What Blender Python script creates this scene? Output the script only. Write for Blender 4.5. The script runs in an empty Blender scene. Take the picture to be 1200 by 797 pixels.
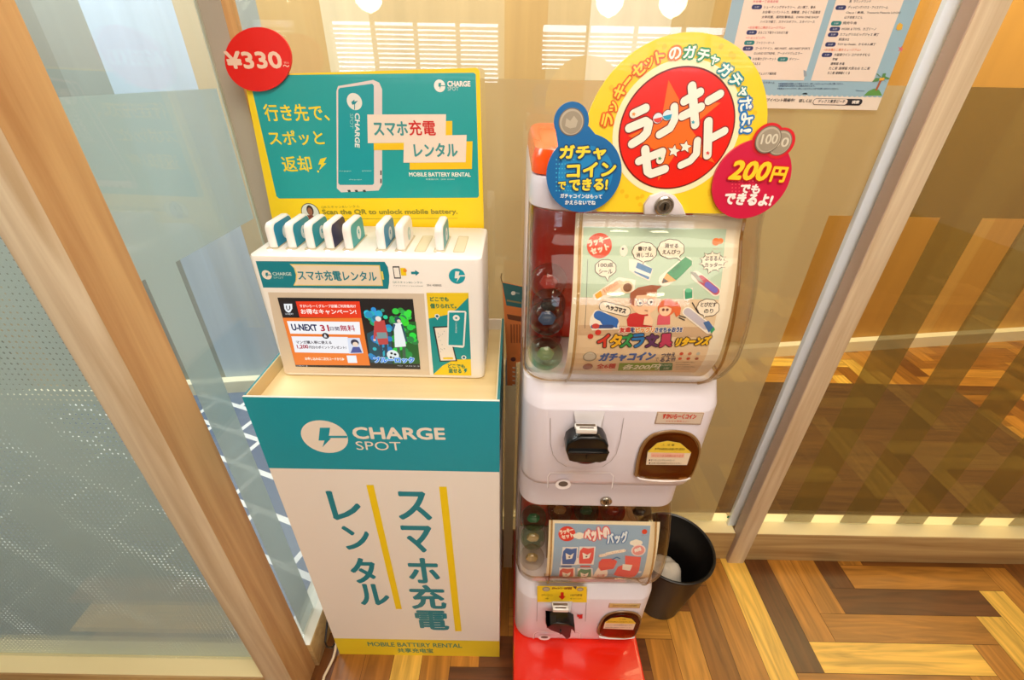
import bpy, bmesh, math, random
from mathutils import Vector, Matrix
from mathutils.geometry import tessellate_polygon
random.seed(7)
SC = bpy.context.scene
COL = SC.collection

# ------------------------------------------------------------------ camera
W, HPX, F, EYE = 1200.0, 797.0, 520.0, 1.5        # focal length in pixels, eye height in metres
CX, CY = W / 2, HPX / 2
NX, NY = 585 - CX, 1257 - CY                      # nadir vanishing point of the photograph
ND = math.hypot(NX, NY)
TH = math.atan(F / ND)                            # pitch below the horizon
DN = (NX / ND, NY / ND)
FW = Vector((0, math.cos(TH), -math.sin(TH)))
UP0 = Vector((0, math.sin(TH), math.cos(TH)))
RT0 = Vector((1, 0, 0))
EYEP = Vector((0, 0, EYE))
cam_right = (RT0 * DN[1] - UP0 * DN[0]).normalized()
cam_up = (RT0 * DN[0] + UP0 * DN[1]).normalized()
cam_data = bpy.data.cameras.new('camera')
cam_data.sensor_fit = 'HORIZONTAL'
cam_data.sensor_width = 36.0
cam_data.lens = 36.0 * F / W
cam_data.clip_start = 0.02
cam = bpy.data.objects.new('camera', cam_data)
COL.objects.link(cam)
R3 = Matrix((cam_right, cam_up, -FW)).transposed()
cam.matrix_world = Matrix.Translation(EYEP) @ R3.to_4x4()
SC.camera = cam

def ray(u, v):
    p, q = u - CX, v - CY
    a, b = p * DN[1] - q * DN[0], p * DN[0] + q * DN[1]
    return RT0 * (a / F) - UP0 * (b / F) + FW
def at_y(u, v, Y):
    r = ray(u, v); return EYEP + r * (Y / r.y)
def at_z(u, v, Z):
    r = ray(u, v); return EYEP + r * ((Z - EYE) / r.z)
def at_x(u, v, X):
    r = ray(u, v); return EYEP + r * (X / r.x)

# ------------------------------------------------------------------ light and exposure
SC.view_settings.view_transform = 'Standard'
SC.view_settings.look = 'None'
SC.view_settings.gamma = 1.0
SC.view_settings.use_curve_mapping = False
SC.view_settings.exposure = 0.25
SC.cycles.max_bounces = 10
SC.cycles.transparent_max_bounces = 24
SC.cycles.caustics_reflective = False
SC.cycles.caustics_refractive = False
world = bpy.data.worlds.new('world'); SC.world = world
world.use_nodes = True
world.node_tree.nodes['Background'].inputs[0].default_value = (1.0, 0.88, 0.72, 1)
world.node_tree.nodes['Background'].inputs[1].default_value = 0.28

def area_light(name, loc, sx, sy, power, col, rot=(0, 0, 0)):
    l = bpy.data.lights.new(name, 'AREA'); l.shape = 'RECTANGLE'; l.size = sx; l.size_y = sy
    l.energy = power; l.color = col
    o = bpy.data.objects.new(name, l); o.location = loc; o.rotation_euler = rot
    COL.objects.link(o); return o
area_light('ceiling_light_over_machines', (0.25, -0.15, 2.62), 1.3, 0.8, 30, (1.0, 0.90, 0.76))
area_light('fill_light_dining', (0.3, -2.0, 2.62), 3.0, 1.6, 38, (1.0, 0.91, 0.78))  # broad fill added to brighten the fronts, no real fixture
area_light('corridor_light_right', (2.7, 1.75, 2.62), 2.0, 0.7, 52, (1.0, 0.83, 0.42))
area_light('corridor_light_middle', (0.1, 1.6, 2.62), 1.4, 0.6, 21, (1.0, 0.93, 0.80))
area_light('corridor_light_left', (-1.9, 1.45, 2.62), 2.0, 0.9, 56, (0.86, 0.95, 1.0))

# ------------------------------------------------------------------ materials
MATS = {}
def lin(c):
    c /= 255.0
    return c / 12.92 if c <= 0.04045 else ((c + 0.055) / 1.055) ** 2.4
def rgb(c):
    return (lin(c[0]), lin(c[1]), lin(c[2]), 1.0)
def newmat(name):
    m = bpy.data.materials.new(name); m.use_nodes = True
    nt = m.node_tree
    return m, nt, nt.nodes, nt.links
def P(c, rough=0.45, metal=0.0, coat=0.0, spec=0.5):
    k = ('P', tuple(c), rough, metal, coat, spec)
    if k not in MATS:
        m, nt, n, l = newmat('paint_%d_%d_%d' % tuple(c))
        b = n['Principled BSDF']
        b.inputs['Base Color'].default_value = rgb(c)
        b.inputs['Roughness'].default_value = rough
        b.inputs['Metallic'].default_value = metal
        b.inputs['Coat Weight'].default_value = coat
        b.inputs['Specular IOR Level'].default_value = spec
        MATS[k] = m
    return MATS[k]
def EM(c, s=1.0):
    k = ('E', tuple(c), s)
    if k not in MATS:
        m, nt, n, l = newmat('glow_%d_%d_%d' % tuple(c))
        b = n['Principled BSDF']
        b.inputs['Base Color'].default_value = (0.02, 0.02, 0.02, 1)
        b.inputs['Roughness'].default_value = 0.25
        b.inputs['Emission Color'].default_value = rgb(c)
        b.inputs['Emission Strength'].default_value = s
        MATS[k] = m
    return MATS[k]
def clear(name, tint, ior=1.45, rough=0.02):
    k = ('C', name)
    if k not in MATS:
        m, nt, n, l = newmat(name)
        n.remove(n['Principled BSDF'])
        tr = n.new('ShaderNodeBsdfTransparent'); tr.inputs[0].default_value = tuple(tint) + (1,)
        gl = n.new('ShaderNodeBsdfGlossy'); gl.inputs['Roughness'].default_value = rough
        f0 = ((ior - 1) / (ior + 1)) ** 2          # Schlick's Fresnel, the same from both sides of a thin sheet
        ge = n.new('ShaderNodeNewGeometry'); dt = n.new('ShaderNodeVectorMath'); dt.operation = 'DOT_PRODUCT'
        l.new(ge.outputs['Incoming'], dt.inputs[0]); l.new(ge.outputs['Normal'], dt.inputs[1])
        ab = n.new('ShaderNodeMath'); ab.operation = 'ABSOLUTE'; l.new(dt.outputs['Value'], ab.inputs[0])
        om = n.new('ShaderNodeMath'); om.operation = 'SUBTRACT'; om.inputs[0].default_value = 1.0; l.new(ab.outputs[0], om.inputs[1])
        pw = n.new('ShaderNodeMath'); pw.operation = 'POWER'; pw.inputs[1].default_value = 5.0; l.new(om.outputs[0], pw.inputs[0])
        fr = n.new('ShaderNodeMath'); fr.operation = 'MULTIPLY_ADD'; fr.inputs[1].default_value = 1 - f0; fr.inputs[2].default_value = f0
        l.new(pw.outputs[0], fr.inputs[0])
        mx = n.new('ShaderNodeMixShader')
        l.new(fr.outputs[0], mx.inputs[0]); l.new(tr.outputs[0], mx.inputs[1]); l.new(gl.outputs[0], mx.inputs[2])
        l.new(mx.outputs[0], n['Material Output'].inputs[0])
        MATS[k] = m
    return MATS[k]
def wood(name, c1, c2, axis, rough=0.45, scale=1.0, fig=3.0):
    k = ('W', name)
    if k not in MATS:
        m, nt, n, l = newmat(name)
        b = n['Principled BSDF']; b.inputs['Roughness'].default_value = rough
        tc = n.new('ShaderNodeTexCoord'); mp = n.new('ShaderNodeMapping')
        s = [26.0 * scale] * 3; s[axis] = 1.6 * scale
        mp.inputs['Scale'].default_value = s
        l.new(tc.outputs['Object'], mp.inputs['Vector'])
        no = n.new('ShaderNodeTexNoise'); no.inputs['Scale'].default_value = 1.0
        no.inputs['Detail'].default_value = 6; no.inputs['Distortion'].default_value = 1.2
        l.new(mp.outputs[0], no.inputs['Vector'])
        mp2 = n.new('ShaderNodeMapping'); s2 = [130.0 * scale] * 3; s2[axis] = 5 * scale
        mp2.inputs['Scale'].default_value = s2
        l.new(tc.outputs['Object'], mp2.inputs['Vector'])
        n2 = n.new('ShaderNodeTexNoise'); n2.inputs['Scale'].default_value = 1.0; n2.inputs['Detail'].default_value = 3
        l.new(mp2.outputs[0], n2.inputs['Vector'])
        ad = n.new('ShaderNodeMath'); ad.operation = 'MULTIPLY_ADD'; ad.inputs[1].default_value = 0.28; 
        l.new(n2.outputs[0], ad.inputs[0]); l.new(no.outputs[0], ad.inputs[2])
        cr = n.new('ShaderNodeValToRGB')
        cr.color_ramp.elements[0].position = 0.45; cr.color_ramp.elements[0].color = rgb(c1)
        cr.color_ramp.elements[1].position = 0.85; cr.color_ramp.elements[1].color = rgb(c2)
        l.new(ad.outputs[0], cr.inputs[0]); l.new(cr.outputs[0], b.inputs['Base Color'])
        MATS[k] = m
    return MATS[k]
def film_mat(name, col, opac, dots=False):
    k = ('F', name)
    if k not in MATS:
        m, nt, n, l = newmat(name)
        n.remove(n['Principled BSDF'])
        df = n.new('ShaderNodeBsdfDiffuse'); df.inputs[0].default_value = rgb(col)
        tl = n.new('ShaderNodeBsdfTranslucent'); tl.inputs[0].default_value = rgb(col)
        a = n.new('ShaderNodeMixShader'); a.inputs[0].default_value = 0.6
        l.new(df.outputs[0], a.inputs[1]); l.new(tl.outputs[0], a.inputs[2])
        tr = n.new('ShaderNodeBsdfTransparent')
        mx = n.new('ShaderNodeMixShader'); mx.inputs[0].default_value = opac
        l.new(tr.outputs[0], mx.inputs[1]); l.new(a.outputs[0], mx.inputs[2])
        if dots:      # halftone dots punched through the film in drifting patches
            tc = n.new('ShaderNodeTexCoord')
            mp = n.new('ShaderNodeMapping'); mp.inputs['Rotation'].default_value = (0, math.radians(45), 0)
            mp.inputs['Scale'].default_value = (430, 430, 430)
            l.new(tc.outputs['Object'], mp.inputs[0])
            sp = n.new('ShaderNodeSeparateXYZ'); l.new(mp.outputs[0], sp.inputs[0])
            sn = []
            for ax in (0, 2):
                q = n.new('ShaderNodeMath'); q.operation = 'SINE'; l.new(sp.outputs[ax], q.inputs[0]); sn.append(q)
            mu = n.new('ShaderNodeMath'); mu.operation = 'MULTIPLY'
            l.new(sn[0].outputs[0], mu.inputs[0]); l.new(sn[1].outputs[0], mu.inputs[1])
            nz = n.new('ShaderNodeTexNoise'); nz.inputs['Scale'].default_value = 4.5
            l.new(tc.outputs['Object'], nz.inputs['Vector'])
            su = n.new('ShaderNodeMath'); su.operation = 'ADD'
            l.new(mu.outputs[0], su.inputs[0]); l.new(nz.outputs[0], su.inputs[1])
            gt = n.new('ShaderNodeMath'); gt.operation = 'LESS_THAN'; gt.inputs[1].default_value = 1.3
            l.new(su.outputs[0], gt.inputs[0])
            ml = n.new('ShaderNodeMath'); ml.operation = 'MULTIPLY'; ml.inputs[1].default_value = opac
            l.new(gt.outputs[0], ml.inputs[0]); l.new(ml.outputs[0], mx.inputs[0])
        l.new(mx.outputs[0], n['Material Output'].inputs[0])
        MATS[k] = m
    return MATS[k]
def stripes_mat(name, cols, axis, width, seed, rough=0.6):
    """boards of different tone side by side along an axis"""
    k = ('S', name)
    if k not in MATS:
        m, nt, n, l = newmat(name)
        b = n['Principled BSDF']; b.inputs['Roughness'].default_value = rough
        tc = n.new('ShaderNodeTexCoord'); sp = n.new('ShaderNodeSeparateXYZ'); l.new(tc.outputs['Object'], sp.inputs[0])
        dv = n.new('ShaderNodeMath'); dv.operation = 'MULTIPLY_ADD'; dv.inputs[1].default_value = 1 / width; dv.inputs[2].default_value = seed
        l.new(sp.outputs[axis], dv.inputs[0])
        fl = n.new('ShaderNodeMath'); fl.operation = 'FLOOR'; l.new(dv.outputs[0], fl.inputs[0])
        wn = n.new('ShaderNodeTexWhiteNoise'); wn.noise_dimensions = '1D'; l.new(fl.outputs[0], wn.inputs['W'])
        cr = n.new('ShaderNodeValToRGB'); cr.color_ramp.interpolation = 'CONSTANT'
        while len(cr.color_ramp.elements) < len(cols): cr.color_ramp.elements.new(0.5)
        for i, c in enumerate(cols):
            cr.color_ramp.elements[i].position = i / len(cols); cr.color_ramp.elements[i].color = rgb(c)
        l.new(wn.outputs['Value'], cr.inputs[0])
        mp = n.new('ShaderNodeMapping'); s = [20, 20, 20]; s[2] = 1.0; mp.inputs['Scale'].default_value = s
        l.new(tc.outputs['Object'], mp.inputs[0])
        no = n.new('ShaderNodeTexNoise'); no.inputs['Scale'].default_value = 1; no.inputs['Detail'].default_value = 4
        l.new(mp.outputs[0], no.inputs['Vector'])
        mr = n.new('ShaderNodeMapRange'); mr.inputs['To Min'].default_value = 0.82; mr.inputs['To Max'].default_value = 1.12
        l.new(no.outputs[0], mr.inputs[0])
        mx = n.new('ShaderNodeMix'); mx.data_type = 'RGBA'; mx.blend_type = 'MULTIPLY'; mx.inputs['Factor'].default_value = 1
        l.new(cr.outputs[0], mx.inputs['A']); l.new(mr.outputs[0], mx.inputs['B'])
        l.new(mx.outputs['Result'], b.inputs['Base Color'])
        MATS[k] = m
    return MATS[k]

# ------------------------------------------------------------------ mesh helpers
WLOC = {}
def wl(o):
    return WLOC.get(o.name, Vector((0, 0, 0))) if o else Vector((0, 0, 0))
def tag(o, label, cat, group=None):
    o['label'] = label; o['category'] = cat
    if group: o['group'] = group
    return o
def thing(name, loc, label, cat, group=None):
    o = bpy.data.objects.new(name, None); COL.objects.link(o)
    o.empty_display_size = 0.03
    o.location = loc; WLOC[o.name] = Vector(loc)
    return tag(o, label, cat, group)
def struct(o):
    o['kind'] = 'structure'; return o

def rr(x0, x1, y0, y1, rf, rb=0.0, n=7):
    """rounded rectangle in plan; rf = radius of the corners at y0 (front), rb at y1 (back)"""
    pts = []
    for cx, cy, r, a0 in ((x0, y0, rf, 180), (x1, y0, rf, 270), (x1, y1, rb, 0), (x0, y1, rb, 90)):
        sx = 1 if cx == x0 else -1; sy = 1 if cy == y0 else -1
        if r <= 0: r = 1e-4
        for i in range(n + 1):
            t = math.radians(a0 + 90 * i / n)
            pts.append((cx + sx * r + r * math.cos(t), cy + sy * r + r * math.sin(t)))
    return pts

class MB:
    def __init__(s):
        s.bm = bmesh.new(); s.mats = []
        s.uv = None
    def mi(s, m):
        if m not in s.mats: s.mats.append(m)
        return s.mats.index(m)
    def face(s, vs, mi):
        try:
            f = s.bm.faces.new(vs); f.material_index = mi; return f
        except ValueError:
            return None
    def poly(s, pts, m):
        return s.face([s.bm.verts.new(p) for p in pts], s.mi(m))
    def loft(s, loops, m, cap0=True, cap1=True, closed=True):
        k = s.mi(m); L = [[s.bm.verts.new(p) for p in lp] for lp in loops]
        n = len(L[0])
        for a, b in zip(L, L[1:]):
            for i in range(n if closed else n - 1):
                j = (i + 1) % n
                s.face([a[i], a[j], b[j], b[i]], k)
        if cap0: s.face(L[0][::-1], k)
        if cap1: s.face(L[-1], k)
        return s
    def box(s, x0, x1, y0, y1, z0, z1, m, bev=0.0, seg=2):
        k = s.mi(m)
        v = [s.bm.verts.new((x, y, z)) for z in (z0, z1) for x, y in ((x0, y0), (x1, y0), (x1, y1), (x0, y1))]
        fs = [s.face([v[i] for i in q], k) for q in ((3, 2, 1, 0), (4, 5, 6, 7), (0, 1, 5, 4), (1, 2, 6, 5), (2, 3, 7, 6), (3, 0, 4, 7))]
        if bev > 0:
            es = list({e for f in fs for e in f.edges})
            bmesh.ops.bevel(s.bm, geom=es, offset=bev, segments=seg, profile=0.5, affect='EDGES', clamp_overlap=True)
        return s
    def prism(s, pts, m, d, bev=0.0, seg=2):
        """extrude a 3D polygon by vector d (away from the polygon's face); bevel the far edge"""
        k = s.mi(m); d = Vector(d)
        a = [s.bm.verts.new(p) for p in pts]; b = [s.bm.verts.new(Vector(p) + d) for p in pts]
        n = len(a)
        for i in range(n):
            j = (i + 1) % n; s.face([a[i], a[j], b[j], b[i]], k)
        s.face(a[::-1], k); f = s.face(b, k)
        if bev > 0 and f:
            bmesh.ops.bevel(s.bm, geom=list(f.edges), offset=bev, segments=seg, profile=0.5, affect='EDGES', clamp_overlap=True)
        return s
    def tube(s, path, r, m, n=10, closed=False):
        path = [Vector(p) for p in path]; loops = []
        for i, p in enumerate(path):
            d = (path[min(i + 1, len(path) - 1)] - path[max(i - 1, 0)]).normalized()
            u = d.cross(Vector((0.31, 0.2, 0.93))).normalized(); w = d.cross(u)
            loops.append([p + (u * math.cos(t) + w * math.sin(t)) * r for t in [2 * math.pi * q / n for q in range(n)]])
        return s.loft(loops, m)
    def lathe(s, c, prof, m, n=40, axis='z', cap0=False, cap1=False):
        """prof = list of (radius, height) round an axis through c"""
        loops = []
        for r, h in prof:
            lp = []
            for q in range(n):
                t = 2 * math.pi * q / n
                if axis == 'z': lp.append((c[0] + r * math.cos(t), c[1] + r * math.sin(t), c[2] + h))
                else: lp.append((c[0] + r * math.cos(t), c[1] - h, c[2] + r * math.sin(t)))
            loops.append(lp)
        return s.loft(loops, m, cap0, cap1)
    def sphere(s, c, r, m, m2=None, seg=20, tilt=0.0):
        k = s.mi(m); k2 = s.mi(m2) if m2 else k
        mat = Matrix.Translation(c) @ Matrix.Rotation(tilt, 4, 'X') @ Matrix.Rotation(tilt * 0.7, 4, 'Y')
        res = bmesh.ops.create_uvsphere(s.bm, u_segments=seg, v_segments=seg // 2, radius=r, matrix=mat)
        inv = mat.inverted()
        for f in {f for v in res['verts'] for f in v.link_faces}:
            f.material_index = k2 if (inv @ f.calc_center_median()).z < 0 else k
        return s
    def build(s, name, parent=None, smooth=35, loc=None):
        bmesh.ops.recalc_face_normals(s.bm, faces=s.bm.faces)
        base = wl(parent) if parent else Vector(loc) if loc else Vector((0, 0, 0))
        for v in s.bm.verts: v.co -= base
        if smooth:
            ca = math.cos(math.radians(smooth))
            for f in s.bm.faces: f.smooth = True
            for e in s.bm.edges:
                if len(e.link_faces) == 2:
                    e.smooth = e.link_faces[0].normal.dot(e.link_faces[1].normal) > ca
                    if e.link_faces[0].material_index != e.link_faces[1].material_index: e.smooth = False
        me = bpy.data.meshes.new(name); s.bm.to_mesh(me); s.bm.free()
        for m in s.mats: me.materials.append(m)
        o = bpy.data.objects.new(name, me); COL.objects.link(o)
        if parent: o.parent = parent
        elif loc: o.location = loc
        WLOC[o.name] = base.copy()
        return o

# ------------------------------------------------------------------ printing on surfaces
class FlatY:
    """upright sheet facing the room at depth Y; local coordinates are metres (x, z)"""
    bis = None
    def __init__(s, Y): s.Y = Y
    def loc(s, u, v):
        p = at_y(u, v, s.Y); return (p.x, p.z)
    def to3(s, a, b, h): return (a, s.Y - h, b)
class Curved:
    """sheet curved in the y-z plane, running along x; local = (x, arc length)"""
    def __init__(s, prof):
        s.p = prof; s.s = [0.0]
        for (y0, z0), (y1, z1) in zip(prof, prof[1:]): s.s.append(s.s[-1] + math.hypot(y1 - y0, z1 - z0))
        s.bis = [-q for q in s.s[1:-1]]
    def loc(s, u, v):
        r = ray(u, v); best = None
        for i, ((y0, z0), (y1, z1)) in enumerate(zip(s.p, s.p[1:])):
            # (y0 + k dy) / r.y == (z0 - EYE + k dz) / r.z
            dy, dz = y1 - y0, z1 - z0
            den = dy * r.z - dz * r.y
            if abs(den) < 1e-9: continue
            k = ((z0 - EYE) * r.y - y0 * r.z) / den
            lo = -9.0 if i == 0 else -1e-6; hi = 9.0 if i == len(s.p) - 2 else 1 + 1e-6
            if lo <= k <= hi:
                y = y0 + k * dy; t = y / r.y
                if best is None or t < best[0]:
                    best = (t, s.s[i] + k * (s.s[i + 1] - s.s[i]))
        if best is None:                      # the ray passes under the lower edge: take that edge
            best = (s.p[-1][0] / r.y, s.s[-1])
        return (r.x * best[0], -best[1])          # local b runs upwards
    def to3(s, a, b, h):
        i = 0; b = -b
        while i < len(s.p) - 2 and b > s.s[i + 1]: i += 1
        (y0, z0), (y1, z1) = s.p[i], s.p[i + 1]
        L = s.s[i + 1] - s.s[i]; k = (b - s.s[i]) / L
        ny, nz = -(z1 - z0) / L, (y1 - y0) / L
        if ny > 0: ny, nz = -ny, -nz
        return (a, y0 + (y1 - y0) * k + ny * h, z0 + (z1 - z0) * k + nz * h)

GLY = {}
def glyphs(text, res=3):
    if (text, res) not in GLY:
        c = bpy.data.curves.new('t', 'FONT'); c.body = text; c.resolution_u = res
        o = bpy.data.objects.new('t', c)
        m = bpy.data.meshes.new_from_object(o)
        V = [(v.co.x, v.co.y) for v in m.vertices]; Fc = [tuple(p.vertices) for p in m.polygons]
        bpy.data.objects.remove(o); bpy.data.curves.remove(c); bpy.data.meshes.remove(m)
        GLY[(text, res)] = (V, Fc)
    return GLY[(text, res)]

class Print:
    EPS = 0.00022
    def __init__(s, surf, mb, mk=None):
        s.f = surf; s.mb = mb; s.mk = mk or (lambda c: P(c, 0.4))
        s.jobs = []; s.k = 0
    def L(s, p): return Vector(s.f.loc(*p))
    def add(s, V, Fc, col, lay):
        s.k += 1; s.jobs.append((V, Fc, col, lay + 0.05 * (s.k % 19)))      # no two sheets share a plane
    def lpoly(s, V, col, lay):
        tri = tessellate_polygon([[Vector((p[0], p[1], 0)) for p in V]])
        s.add([tuple(p) for p in V], [tuple(t) for t in tri], col, lay)
    def poly(s, pts, col, lay): s.lpoly([s.L(p) for p in pts], col, lay)
    def circ(s, c, r, col, lay, ry=None, n=36):
        """c centre in pixels, r horizontal radius in pixels (ry vertical one when not a true circle)"""
        C = s.L(c); rx = abs(s.L((c[0] + r, c[1])).x - s.L((c[0] - r, c[1])).x) / 2
        rz = rx if ry is None else abs(s.L((c[0], c[1] - ry)).y - s.L((c[0], c[1] + ry)).y) / 2
        s.lpoly([(C.x + rx * math.cos(t), C.y + rz * math.sin(t)) for t in [2 * math.pi * i / n for i in range(n)]], col, lay)
        return C, rx
    def lstroke(s, pts, w, col, lay, n=14):
        for a, b in zip(pts, pts[1:]):
            d = (b - a); 
            if d.length < 1e-7: continue
            d.normalize(); q = Vector((-d.y, d.x)) * (w / 2)
            s.add([tuple(a + q), tuple(a - q), tuple(b - q), tuple(b + q)], [(0, 1, 2, 3)], col, lay)
        for p in pts:
            s.add([(p.x + w / 2 * math.cos(t), p.y + w / 2 * math.sin(t)) for t in [2 * math.pi * i / n for i in range(n)]], [tuple(range(n))], col, lay)
    def stroke(s, pts, wpx, col, lay):
        c = pts[len(pts) // 2]
        w = (s.L((c[0] + wpx / 2, c[1])) - s.L((c[0] - wpx / 2, c[1]))).length
        s.lstroke([s.L(p) for p in pts], w, col, lay)
    def place(s, text, org, ux, uy, col, lay, bold=0.0, outline=None, res=3):
        """glyph box fitted to the parallelogram org, org+ux, org+uy"""
        V, Fc = glyphs(text, res)
        if not V: return
        x0 = min(p[0] for p in V); x1 = max(p[0] for p in V); y0 = min(p[1] for p in V); y1 = max(p[1] for p in V)
        if y1 - y0 < 0.28 * 1 and len(text) == 1: y0 -= 0.0
        sx = 1 / max(x1 - x0, 1e-6); sy = 1 / max(y1 - y0, 1e-6)
        T = [org + ux * ((p[0] - x0) * sx) + uy * ((p[1] - y0) * sy) for p in V]
        def offs(r, n): return [Vector((r * math.cos(2 * math.pi * i / n + 0.3), r * math.sin(2 * math.pi * i / n + 0.3))) for i in range(n)]
        if outline:
            for o in offs(outline[1] + bold, 10): s.add([tuple(p + o) for p in T], Fc, outline[0], lay)
            s.add([tuple(p) for p in T], Fc, outline[0], lay); lay += 1
        s.add([tuple(p) for p in T], Fc, col, lay)
        if bold > 0:
            for o in offs(bold, 6): s.add([tuple(p + o) for p in T], Fc, col, lay)
    def text(s, t, a, b, h, col, lay=2, bold=0.0, outline=None, skew=0.0, res=3):
        """baseline from pixel a to pixel b, glyph height h pixels; bold / outline widths as a share of the height"""
        A, B = s.L(a), s.L(b); d = (B - A); up = Vector((-d.y, d.x)).normalized()
        m = ((a[0] + b[0]) / 2, (a[1] + b[1]) / 2)
        lp = math.hypot(b[0] - a[0], b[1] - a[1])
        n = ((b[1] - a[1]) / lp * h, -(b[0] - a[0]) / lp * h)
        hl = abs((s.L((m[0] + n[0], m[1] + n[1])) - s.L(m)).dot(up))
        uy = up * hl + d.normalized() * (skew * hl)
        s.place(t, A, d, uy, col, lay, bold * hl, (outline[0], outline[1] * hl) if outline else None, res)
    def glyph(s, ch, c, w, h, col, lay=2, rot=0.0, bold=0.0, outline=None, res=3):
        C = s.L(c); wl_ = (s.L((c[0] + w / 2, c[1])) - s.L((c[0] - w / 2, c[1]))).length
        hl = (s.L((c[0], c[1] - h / 2)) - s.L((c[0], c[1] + h / 2))).length
        t = math.radians(rot); ux = Vector((math.cos(t), math.sin(t))) * wl_; uy = Vector((-math.sin(t), math.cos(t))) * hl
        s.place(ch, C - ux / 2 - uy / 2, ux, uy, col, lay, bold * hl, (outline[0], outline[1] * hl) if outline else None, res)
    def flush(s, base=0.0):
        bm2 = bmesh.new()
        for V, Fc, col, lay in s.jobs:
            mi = s.mb.mi(s.mk(col))
            vs = [bm2.verts.new((p[0], p[1], lay * s.EPS)) for p in V]
            for f in Fc:
                try:
                    fc = bm2.faces.new([vs[i] for i in f]); fc.material_index = mi
                except ValueError: pass
        if s.f.bis:
            for b in s.f.bis:
                bmesh.ops.bisect_plane(bm2, geom=bm2.verts[:] + bm2.edges[:] + bm2.faces[:], plane_co=(0, b, 0), plane_no=(0, 1, 0), dist=1e-7)
        bm = s.mb.bm; mp = {}
        for v in bm2.verts: mp[v] = bm.verts.new(s.f.to3(v.co.x, v.co.y, base + v.co.z))
        for f in bm2.faces:
            try:
                g = bm.faces.new([mp[v] for v in f.verts]); g.material_index = f.material_index
            except ValueError: pass
        bm2.free(); s.jobs = []

TEAL = (16, 150, 168); TEALD = (14, 130, 146); YEL = (245, 210, 25); WHT = (238, 226, 210); INK = (25, 25, 30); RED = (214, 28, 12)
PLASTIC = (232, 226, 224)
# ================================================================== THE SETTING
OAK = wood('pale_oak', (228, 210, 178), (192, 164, 126), 2, 0.5, 0.8)
OAKO = wood('orange_oak', (208, 168, 116), (176, 130, 82), 2, 0.5, 0.9)
OAKX = wood('rail_oak', (196, 166, 112), (156, 122, 76), 0, 0.5, 0.8)
RAIL_LIT = P((240, 222, 170), 0.5)
GLASS = clear('pane_glass', (0.97, 0.985, 0.975), 1.5, 0.0)
FILM = film_mat('frosted_film', (138, 116, 62), 0.52)
FILMC = film_mat('centre_film', (208, 190, 152), 0.58)
FILMD = film_mat('dotted_film', (204, 214, 210), 0.86, True)
FILMS = film_mat('side_film', (206, 216, 214), 0.68)

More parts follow.
